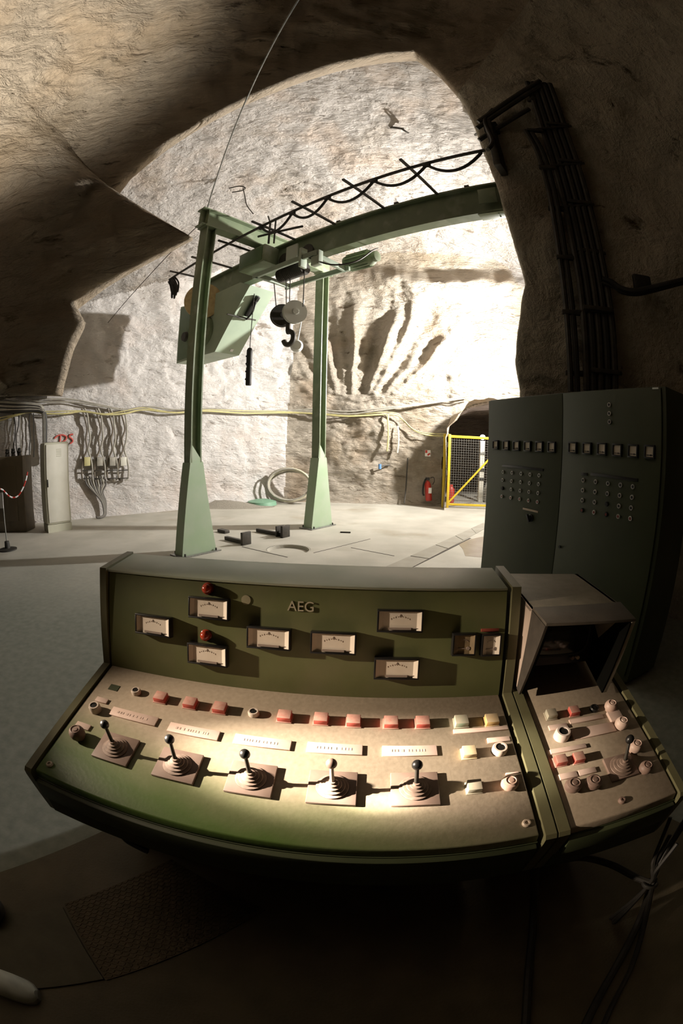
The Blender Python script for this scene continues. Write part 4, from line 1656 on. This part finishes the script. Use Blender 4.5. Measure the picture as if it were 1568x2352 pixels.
# ------------------------------------------------------------------ things at the rear wall
# coil of hose
coil = thing('hose_coil', rw(662, 1150, .5), 'big loose coil of hose leaning on the rear wall behind the right gantry post', 'hose')
rnd = random.Random(4)
for k in range(5):
    c = rw(667+rnd.uniform(-6, 6), 1115+rnd.uniform(-3, 3), .62+.09*k)
    r_ = .56+rnd.uniform(-.1, .05)
    pts = [c+V((1, -.12, 0))*math.cos(2*PI*j_/36)*r_*1.25+EZ*math.sin(2*PI*j_/36)*min(r_, c.z-.04)*.90+V((0, -.10*math.sin(2*PI*j_/36+k), 0)) for j_ in range(36)]
    mb = MB()
    mb.tube(pts, .030, 8, True)
    mb.build('hose_turn', [GCAB, mat('pale_hose', (.48, .45, .34), rough=.6)][k % 2], coil)
mb = MB()
gc = V((-2.25, 11.8, 0))
mb.lathe([(0, 0), (.42, 0), (.40, .10), (.2, .15), (0, .15)], gc+V((0, 0, .005)), EZ, 28)
solo(mb, 'green_lid', mat('mint_lid', (.16, .30, .20), rough=.5), 'round green lid lying at the foot of the rear wall by the hose', 'lid')
# gravel heap
mb = MB()
hpv = at_z(515, 1163)
for k in range(1):
    n = 26
    prev = None
    for j_ in range(8):
        rr_1 = .2+j_*.14
        ring = []
        for i in range(n):
            a = 2*PI*i/n
            h = .17*max(0, 1-(j_/7.0))**1.3+.03*noise.noise(V((math.cos(a)*rr_1*4, math.sin(a)*rr_1*4, 1)))*(1-j_/7)
            ring.append(mb.bm.verts.new(hpv+V((math.cos(a)*rr_1*1.3-.1, math.sin(a)*rr_1*.5+.05, h))))
        if prev:
            for i in range(n):
                mb._f([prev[i], prev[(i+1) % n], ring[(i+1) % n], ring[i]])
        else:
            mb._f(ring)
        prev = ring
o = solo(mb, 'gravel_heap', mat('grey_gravel', (.33, .30, .25), (.22, .2, .16), 40, .9, bump=.8, bscale=60), 'low heap of grey grit along the foot of the white wall', 'gravel')
o['kind'] = 'stuff'
# fire extinguisher hung on the wall
ep = rw(982, 1122, .28)
ext = thing('fire_extinguisher', ep-EZ*.4, 'red fire extinguisher hung on the rear rock wall left of the gate', 'fire extinguisher')
mb = MB()
mb.lathe([(0, 0), (.085, 0), (.095, .03), (.095, .46), (.07, .53), (.03, .57), (.03, .60), (0, .60)], ep-EZ*.35+V((.05, 0, 0)), (V((-.12, 0, 1))), 24)
mb.build('cylinder', REDP, ext)
mb = MB()
mb.box(ep+EZ*.28+V((-.02, -.02, 0)), .12, .06, .08, bevel=.01)
mb.tube(spline([ep+EZ*.28+V((-.08, -.05, 0)), ep+EZ*.1+V((-.14, -.06, 0)), ep-EZ*.12+V((-.15, -.06, 0)), ep-EZ*.2+V((-.12, -.05, 0))], 6), .028)
mb.tube(spline([ep+EZ*.30+V((.05, -.03, 0)), ep+EZ*.33+V((.15, -.04, 0)), ep+EZ*.22+V((.18, -.04, 0)), ep+EZ*.12+V((.13, -.04, 0))], 6), .010)
mb.build('valve_and_hose', BLACK, ext)
mb = MB()
mb.box(ep-EZ*.05+V((.05, -.096, 0)), .09, .008, .16)
mb.build('instruction_label', WHITE, ext)
# sign above it
sg = rw(982, 1041, .30)
mb = MB()
mb.mi = 0
mb.box(sg, .16, .012, .18)
mb.mi = 1
mb.box(sg+V((-.045, -.007, .045)), .06, .006, .08)
mb.box(sg+V((.03, -.007, -.03)), .09, .006, .05, (V((.8, 0, .6)), V((0, 1, 0)), V((-.6, 0, .8))))
solo(mb, 'fire_sign', [WHITE, REDP], 'small red and white extinguisher sign on the rear rock wall', 'sign')
for px, y0, y1, lab in ((890, 952, 1036, 'wide yellow strap hanging on the rear wall below the cable'), (913, 978, 1040, 'shorter pale strap hanging right of the yellow strap')):
    mb = MB()
    pts = [rw(px, y0, .33), rw(px+2, (y0+y1)/2, .30), rw(px-1, y1, .30)]
    mb.tube(spline(pts, 6), .026, 6)
    solo(mb, 'lifting_strap', YCAB if px < 900 else CREAM, lab, 'strap')
mb = MB()
mb.tube(spline([rw(936, 1052, .30), rw(934, 1085, .30), rw(932, 1120, .33), rw(928, 1156, .4)], 6), .02, 8)
solo(mb, 'iron_rod', DKSTEEL, 'thin dark rod leaning on the rear wall left of the extinguisher', 'rod')
hy = rw(872, 1070, .34)
hyd = thing('water_tap', hy, 'small blue and black tap sticking out of the rear rock wall', 'tap')
mb = MB()
mb.tube([hy+V((.02, 0, 0)), hy+V((.3, .15, .02))], .022)
mb.build('pipe', DKSTEEL, hyd)
mb = MB()
mb.cyl(hy+V((0, 0, -.09)), hy+V((0, 0, .05)), .045)
mb.build('valve', BLUEP, hyd)

# yellow gate in the tunnel mouth
q0, q1 = rw(1016, 1160, .35), rw(1116, 1160, .35)
q0.z = q1.z = 0
gd = (q1-q0).normalized()
gate = thing('mesh_gate', (q0+q1)/2, 'yellow framed wire mesh gate across the tunnel mouth', 'gate')
GH = 2.10
GL = 2.35
for dx in (0, .14):
    mb = MB()
    mb.box(q0+gd*dx+EZ*(GH/2), .07, .07, GH, (gd, V((-gd.y, gd.x, 0)), EZ), .004)
    mb.build('post', YEL, gate)
mb = MB()
gs = q0+gd*.14
mb.box(gs+gd*GL/2+EZ*(GH-.06), GL, .05, .07, (gd, V((-gd.y, gd.x, 0)), EZ), .004)
mb.build('top_rail', YEL, gate)
mb = MB()
mb.box(gs+gd*GL/2+EZ*.10, GL, .05, .06, (gd, V((-gd.y, gd.x, 0)), EZ), .004)
mb.build('bottom_rail', YEL, gate)
mb = MB()
mb.box(gs+gd*GL+EZ*(GH/2), .05, .05, GH, (gd, V((-gd.y, gd.x, 0)), EZ), .004)
mb.build('end_post', YEL, gate)
mb = MB()
mb.tube([gs+EZ*.12, gs+gd*GL+EZ*(GH+.62)-gd*.0 if False else gs+gd*1.5*.97+EZ*(GH-.35)], .028, 8)
mb.build('brace', YEL, gate)
mb = MB()
k = 0
while k*.07 < GL:
    mb.box(gs+gd*k*.07+EZ*GH/2, .005, .005, GH-.2, (gd, V((-gd.y, gd.x, 0)), EZ))
    k += 1
for k in range(28):
    mb.box(gs+gd*GL/2+EZ*(.12+k*.07), GL, .005, .005, (gd, V((-gd.y, gd.x, 0)), EZ))
mb.build('wire_mesh', STEEL, gate)
for z in (.25, 1.0, 1.8):
    mb = MB()
    mb.cyl(q0+gd*.07+V((0, -.05, z-.07)), q0+gd*.07+V((0, -.05, z+.07)), .02)
    mb.build('hinge', DKSTEEL, gate)
# behind the gate
rp = on_plane(1034, 1158, (0, 13.0, 0), (0, 1, 0)); rp.z = 0
mb = MB()
mb.lathe([(0, 0), (.10, 0), (.11, .03), (.11, .42), (.06, .50), (0, .52)], rp, EZ, 20)
mb.box(rp+V((0, 0, .54)), .10, .05, .06, bevel=.01)
solo(mb, 'fire_bucket', REDP, 'red canister standing on the ground behind the yellow gate', 'canister')
tp = on_plane(1102, 1140, (0, 13.4, 0), (0, 1, 0)); tp.z = 0
tl_ = thing('tunnel_light_mast', tp, 'pale post with a glaring lamp behind the yellow gate', 'lamp post')
mb = MB()
mb.box(tp+EZ*1.0, .16, .14, 2.0, bevel=.01)
mb.build('mast', CREAM, tl_)
for z in (.75, 1.05, 1.6):
    mb = MB()
    mb.box(tp+V((0, -.08, z)), .18, .03, .10, bevel=.005)
    mb.build('clip_box', RUBBER if z < 1.3 else STEEL, tl_)
mb = MB()
mb.ball(tp+V((0, -.05, 2.12)), .085)
tag(mb.build('lamp', LAMPE, tl_), 'glaring white lamp')
dp = tp+V((.42, -.1, 0))
mb = MB()
mb.lathe([(0, .0), (.30, .0), (.33, .1), (.33, .45), (.28, .62), (.18, .7), (.18, 1.2), (0, 1.2)], dp, EZ, 24)
solo(mb, 'ventilation_duct', STEEL, 'grey rounded duct end beside the lamp post in the tunnel', 'duct')

# bolt ring in the lit ceiling
rp_ = on_plane(926, 296, (0, 7.2, 0), (0, 1, 0))
ring = thing('ceiling_ring', rp_, 'rusty ring with a pipe stub fixed to the lit rock ceiling', 'ring')
mb = MB()
mb.torus(rp_+V((.02, 0, -.06)), (.5, -.6, .5), .10, .022, 28, 8)
mb.build('ring', DKSTEEL, ring)
mb = MB()
mb.tube(spline([rp_+V((-.25, .2, .2)), rp_+V((-.22, .1, .12)), rp_+V((-.1, .05, .06)), rp_], 6), .03)
mb.build('stub', DKSTEEL, ring)
for px, py, lab in ((558, 432, 'bent wire hook on the lit ceiling above the gantry cross beam'), (760, 310, 'thin wire loop on the lit ceiling left of the rusty ring')):
    if px == 760: continue
    p = on_plane(px, py, (0, 8.4, 0), (0, 1, 0))
    mb = MB()
    mb.tube(spline([p+V((-.35, 0, .05)), p+V((-.1, 0, .08)), p+V((.05, 0, 0)), p+V((-.02, 0, -.08)), p+V((-.25, 0, -.1))], 6), .016)
    mb.tube(spline([p+V((0, 0, 0)), p+V((.1, -.1, -.35)), p+V((.2, -.2, -.7)), p+V((.4, -.3, -1.05))], 6), .012)
    solo(mb, 'wire_hook', DKSTEEL, lab, 'hook')

# ------------------------------------------------------------------ cable ladders on the pillar
E0, E1 = V((2.0, 4.42, 0)), V((2.93, 4.05, 0))
PWN = V((-(E1-E0).y, (E1-E0).x, 0)).normalized()
if PWN.y > 0: PWN = -PWN


def pw(px, py, off=.25):
    return rockat(px, py, off*.6)


def ladder(name, path, r, cnt, gap, label, m=DKSTEEL):
    t = thing(name, pw(*path[-1]), label, 'cable run')
    pts = [pw(*q) for q in path]
    for k in range(cnt):
        mb = MB()
        off = (k-(cnt-1)/2)*gap
        sp_ = spline([p+V((E1-E0)).normalized()*off for p in pts], 6)
        mb.tube(sp_, r, 8)
        mb.build('conduit', RUBBER if k % 2 else m, t)
    return t


lad = ladder('cable_riser', [(1212, 300), (1240, 350), (1262, 420), (1278, 500), (1292, 590), (1305, 690), (1314, 800), (1318, 900)], .035, 2, .075, 'pair of dark conduits climbing the rock pillar, left of the thick cable stack')
lad2 = ladder('cable_riser', [(1236, 190), (1270, 290), (1300, 380), (1325, 470), (1345, 560), (1362, 650), (1374, 750), (1380, 900)], .042, 5, .085, 'thick stack of dark conduits climbing the rock pillar behind the cabinet')
PXA = (E1-E0).normalized()
for (xa, ya), (xb_, yb) in (((1228, 300), (1272, 285)), ((1256, 385), (1300, 370)), ((1278, 480), (1322, 464)), ((1298, 592), (1346, 576)), ((1312, 718), (1362, 708)), ((1320, 858), (1380, 852))):
    mb = MB()
    a, b = pw(xa, ya, .30), pw(xb_, yb, .30)
    mb.tube([a-PXA*.08, b+PXA*.25], .022, 6)
    mb.box(a, .22, .06, .05, (PXA, PWN, EZ), .004)
    mb.box(b+PXA*.05, .34, .06, .05, (PXA, PWN, EZ), .004)
    mb.build('clamp_bar', DKSTEEL, lad2)
top = thing('cable_bridge', pw(1160, 250, .2), 'dark sloping conduits linking the pillar cable stack to the runway beam', 'cable run')
for k, (p0, p1) in enumerate((((1240, 185), (1098, 280)), ((1238, 200), (1095, 295)), ((1225, 225), (1092, 310)), ((1215, 250), (1100, 322)))):
    mb = MB()
    mb.tube([pw(*p0, .32), pw(*p1, .45)], .038, 8)
    mb.build('conduit', DKSTEEL, top)
mb = MB()
mb.tube(spline([pw(1382, 640, .35), pw(1405, 648, .35), pw(1425, 662, .4), pw(1455, 668, .45), pw(1490, 662, .5), pw(1540, 650, .55), pw(1600, 636, .6)], 6), .035, 8)
mb.tube(spline([pw(1382, 648, .32), pw(1410, 660, .32), pw(1430, 672, .38), pw(1460, 676, .42), pw(1500, 668, .48), pw(1600, 642, .6)], 6), .025, 8)
mb.box(pw(1474, 650, .3), .24, .1, .2, (PXA, PWN, EZ), .03)
solo(mb, 'wall_cable', RUBBER, 'black cable drooping across the dark right rock wall', 'cable')

# ------------------------------------------------------------------ foreground floor
def quad(name, pts, z0, z1, m, label, cat):
    P_ = [at_z(*p) for p in pts]
    mb = MB()
    mb.hexa([p+EZ*z0 for p in P_]+[p+EZ*z1 for p in P_])
    return solo(mb, name, m, label, cat)


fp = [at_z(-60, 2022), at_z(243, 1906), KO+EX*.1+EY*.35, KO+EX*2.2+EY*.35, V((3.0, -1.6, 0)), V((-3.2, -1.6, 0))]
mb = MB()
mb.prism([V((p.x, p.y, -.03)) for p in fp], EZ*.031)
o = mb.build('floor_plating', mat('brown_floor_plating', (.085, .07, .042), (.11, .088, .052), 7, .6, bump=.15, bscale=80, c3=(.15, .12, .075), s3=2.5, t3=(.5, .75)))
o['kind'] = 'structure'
# tread plate with raised lozenges
P_ = [at_z(150, 2078), at_z(246, 2252), at_z(610, 2090), at_z(395, 1975)]
tp_ = thing('tread_plate', sum(P_, V())/4, 'brown steel tread plate on the floor before the control desk', 'floor plate')
mb = MB()
mb.hexa([p+EZ*.001 for p in P_]+[p+EZ*.008 for p in P_])
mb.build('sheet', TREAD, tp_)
mb = MB()
for i in range(24):
    for j_ in range(36):
        u, v = (i+.5)/24, (j_+.5)/36
        c = P_[0].lerp(P_[3], v).lerp(P_[1].lerp(P_[2], v), u)+EZ*.009
        d = (P_[2]-P_[1]).normalized()
        if (i+j_) % 2:
            e = (d+(P_[1]-P_[0]).normalized()*.6).normalized()
        else:
            e = (d-(P_[1]-P_[0]).normalized()*.6).normalized()
        f_ = V((-e.y, e.x, 0))
        mb.hexa([c-e*.011-EZ*.001, c-f_*.003-EZ*.001, c+e*.011-EZ*.001, c+f_*.003-EZ*.001, c-e*.008+EZ*.0015, c-f_*.002+EZ*.0015, c+e*.008+EZ*.0015, c+f_*.002+EZ*.0015])
mb.build('tread_pattern', TREAD, tp_)
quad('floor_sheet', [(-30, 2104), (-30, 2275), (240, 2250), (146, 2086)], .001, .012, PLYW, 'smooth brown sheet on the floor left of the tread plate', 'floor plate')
fm = [at_z(x, y) for x, y in ((255, 2245), (700, 2055), (1150, 2030), (1568, 2010), (1568, 2352), (200, 2352))]
# cables at the bottom right
for k, (pts, r, lab) in enumerate((
    ([(1228, 1990, .45), (1226, 2060, .12), (1222, 2140, .02), (1212, 2250, .02), (1202, 2400, .02)], .016, 'black cable running straight down the dark floor before the side desk'),
    ([(1500, 2020, .30), (1470, 2110, .06), (1420, 2210, .02), (1370, 2300, .02), (1320, 2400, .02)], .018, 'thick black cable fanning from the bundle, outermost on the right'),
    ([(1498, 2025, .30), (1480, 2120, .06), (1450, 2220, .02), (1405, 2310, .02), (1365, 2400, .02)], .012, 'thin black cable beside the thick one on the dark floor'),
    ([(1250, 1985, .42), (1330, 1970, .36), (1400, 1985, .32), (1460, 2015, .30), (1500, 2030, .30)], .014, 'black cable looping from under the desk to the bundle'),
)):
    mb = MB()
    mb.tube(spline([at_z(*q) for q in pts], 8), r, 8)
    solo(mb, 'floor_cable', RUBBER, lab, 'cable')
bu = at_z(1492, 2030, .30)
mb = MB()
for k in range(7):
    rnd = random.Random(k)
    d = V((rnd.uniform(-.05, .10), rnd.uniform(.02, .12), rnd.uniform(.08, .22)))
    mb.tube(spline([bu+V((rnd.uniform(-.02, .02), rnd.uniform(-.02, .02), -.30)), bu, bu+d*.6, bu+d*1.3+V((.05, 0, .02))], 6), .009, 6)
mb.torus(bu, (.2, .3, 1), .03, .008)
solo(mb, 'cable_bundle', RUBBER, 'tied bundle of black cables hanging at the right end of the desks', 'cable bundle')

# trainer toe at the lower left
sp0 = at_z(30, 2290, .02)
sp0.z = 0
sh = thing('shoe', sp0, 'whitish trainer toe on the floor at the lower left edge', 'shoe')
sd = V((.93, .36, 0)).normalized()
se = V((-sd.y, sd.x, 0))
tip = at_z(82, 2282, .04)
tip.z = 0
prv, ringn = None, 22
mbu, mbs = MB(), MB()
for mbx, lo_, hi_ in ((mbu, .022, None), (mbs, 0, .028)):
    prv = None
    for k in range(16):
        t = k/15
        x = -.33*(1-t)
        w = .068*math.sqrt(max(0, 1-((t-.55)/.46)**4)) if t > .55 else .068*(.72+.28*math.sin(t/.55*PI/2))
        w = max(w, .006)
        h = (.065+.06*(1-t)**1.2+.022*math.sin(t*PI)) if mbx is mbu else .028
        if mbx is mbu and t > .8: h *= (1-(t-.8)/.2*.55)
        ring_ = []
        for i in range(ringn):
            a = 2*PI*i/ringn
            if mbx is mbu:
                zz = .022+max(0, math.sin(a))**.7*h*(1 if math.sin(a) > 0 else 0)
                yy = math.cos(a)*w
            else:
                zz = .014+.014*math.copysign(abs(math.sin(a))**.4, math.sin(a))
                yy = math.copysign(abs(math.cos(a))**.6, math.cos(a))*(w+.005)
            ring_.append(mbx.bm.verts.new(tip+sd*x+se*yy+EZ*zz))
        if prv:
            for i in range(ringn):
                mbx._f([prv[i], prv[(i+1) % ringn], ring_[(i+1) % ringn], ring_[i]])
        else:
            mbx._f(ring_)
        prv = ring_
    mbx._f(prv[::-1])
mbu.build('upper', SHOEW, sh)
mbs.build('sole', mat('grey_sole', (.25, .25, .22), rough=.6), sh)
for k in range(3):
    mb = MB()
    c = tip-sd*(.13+.03*k)
    mb.tube(spline([c-se*.045+EZ*.100, c+EZ*(.132+.008*k), c+se*.045+EZ*.100], 5), .004, 6)
    mb.build('lace', SHOEW, sh)
# dark bag behind it
bp_ = at_z(8, 2112)
mb = MB()
mb.ball(bp_+EZ*.055+V((-.05, 0, 0)), .085, 20, .65)
mb.tube(spline([bp_+V((-.10, 0, .10)), bp_+V((-.05, .02, .15)), bp_+V((.01, 0, .09))], 6), .010)
solo(mb, 'camera_pouch', RUBBER, 'black rounded pouch on the floor at the left edge above the shoe', 'pouch')

# ------------------------------------------------------------------ lights
def light(name, kind, loc, energy, color, size=.2, aim=None, **kw):
    ld = bpy.data.lights.new(name, kind)
    ld.energy = energy
    ld.color = color
    if kind == 'AREA':
        ld.size = size
    else:
        ld.shadow_soft_size = size
    for k_, v_ in kw.items():
        setattr(ld, k_, v_)
    lo = bpy.data.objects.new(name, ld)
    lo.location = loc
    if aim is not None:
        lo.rotation_euler = (V(aim)-V(loc)).to_track_quat('-Z', 'Y').to_euler()
    COL.objects.link(lo)
    return lo


FL = (4.85, 9.5, 4.3)
light('hall_flood', 'SPOT', FL, 4300, (1.0, .97, .925), .15, (-2.0, 11.8, 6.2), spot_size=math.radians(160), spot_blend=.9)
light('hall_lamp', 'POINT', FL, 1600, (1.0, .97, .925), .15)
light('work_lamp', 'SPOT', (-1.2, -2.4, 1.6), 6000, (1.0, .94, .84), .5, (-5.1, 1.9, 8.3), spot_size=math.radians(50), spot_blend=1.0)
light('torch', 'SPOT', (-3.0, .86, 1.85), 880, (1.0, .81, .62), .022, K(1.16, -.22, .82), spot_size=math.radians(21), spot_blend=1.0)
light('torch_core', 'SPOT', (-3.0, .86, 1.85), 4600, (1.0, .86, .70), .022, dsk(800, 1765), spot_size=math.radians(8.5), spot_blend=1.0)
light('torch_hotspot', 'SPOT', (-3.0, .86, 1.85), 9000, (1.0, .88, .74), .018, dsk(868, 1842), spot_size=math.radians(1.7), spot_blend=1.0)
light('tunnel_lamp', 'POINT', tuple(tp+V((0, -.25, 2.12))), 10, (.95, .9, 1.0), .08)

w = bpy.data.worlds.new('World')
S.world = w
w.use_nodes = True
w.node_tree.nodes['Background'].inputs['Color'].default_value = (0.9, .85, .7, 1)
w.node_tree.nodes['Background'].inputs['Strength'].default_value = .0

vs = S.view_settings
vs.view_transform = 'Standard'
vs.look = 'None'
vs.gamma = 1
vs.use_curve_mapping = False
vs.exposure = 0
S.cycles.max_bounces = 5
S.cycles.diffuse_bounces = 4
S.cycles.glossy_bounces = 2
S.cycles.transmission_bounces = 2
S.cycles.caustics_reflective = False
S.cycles.caustics_refractive = False
S.cycles.use_adaptive_sampling = True
S.cycles.adaptive_threshold = .045
S.cycles.use_denoising = True

for o in bpy.data.objects:
    if '_o' in o:
        del o['_o']
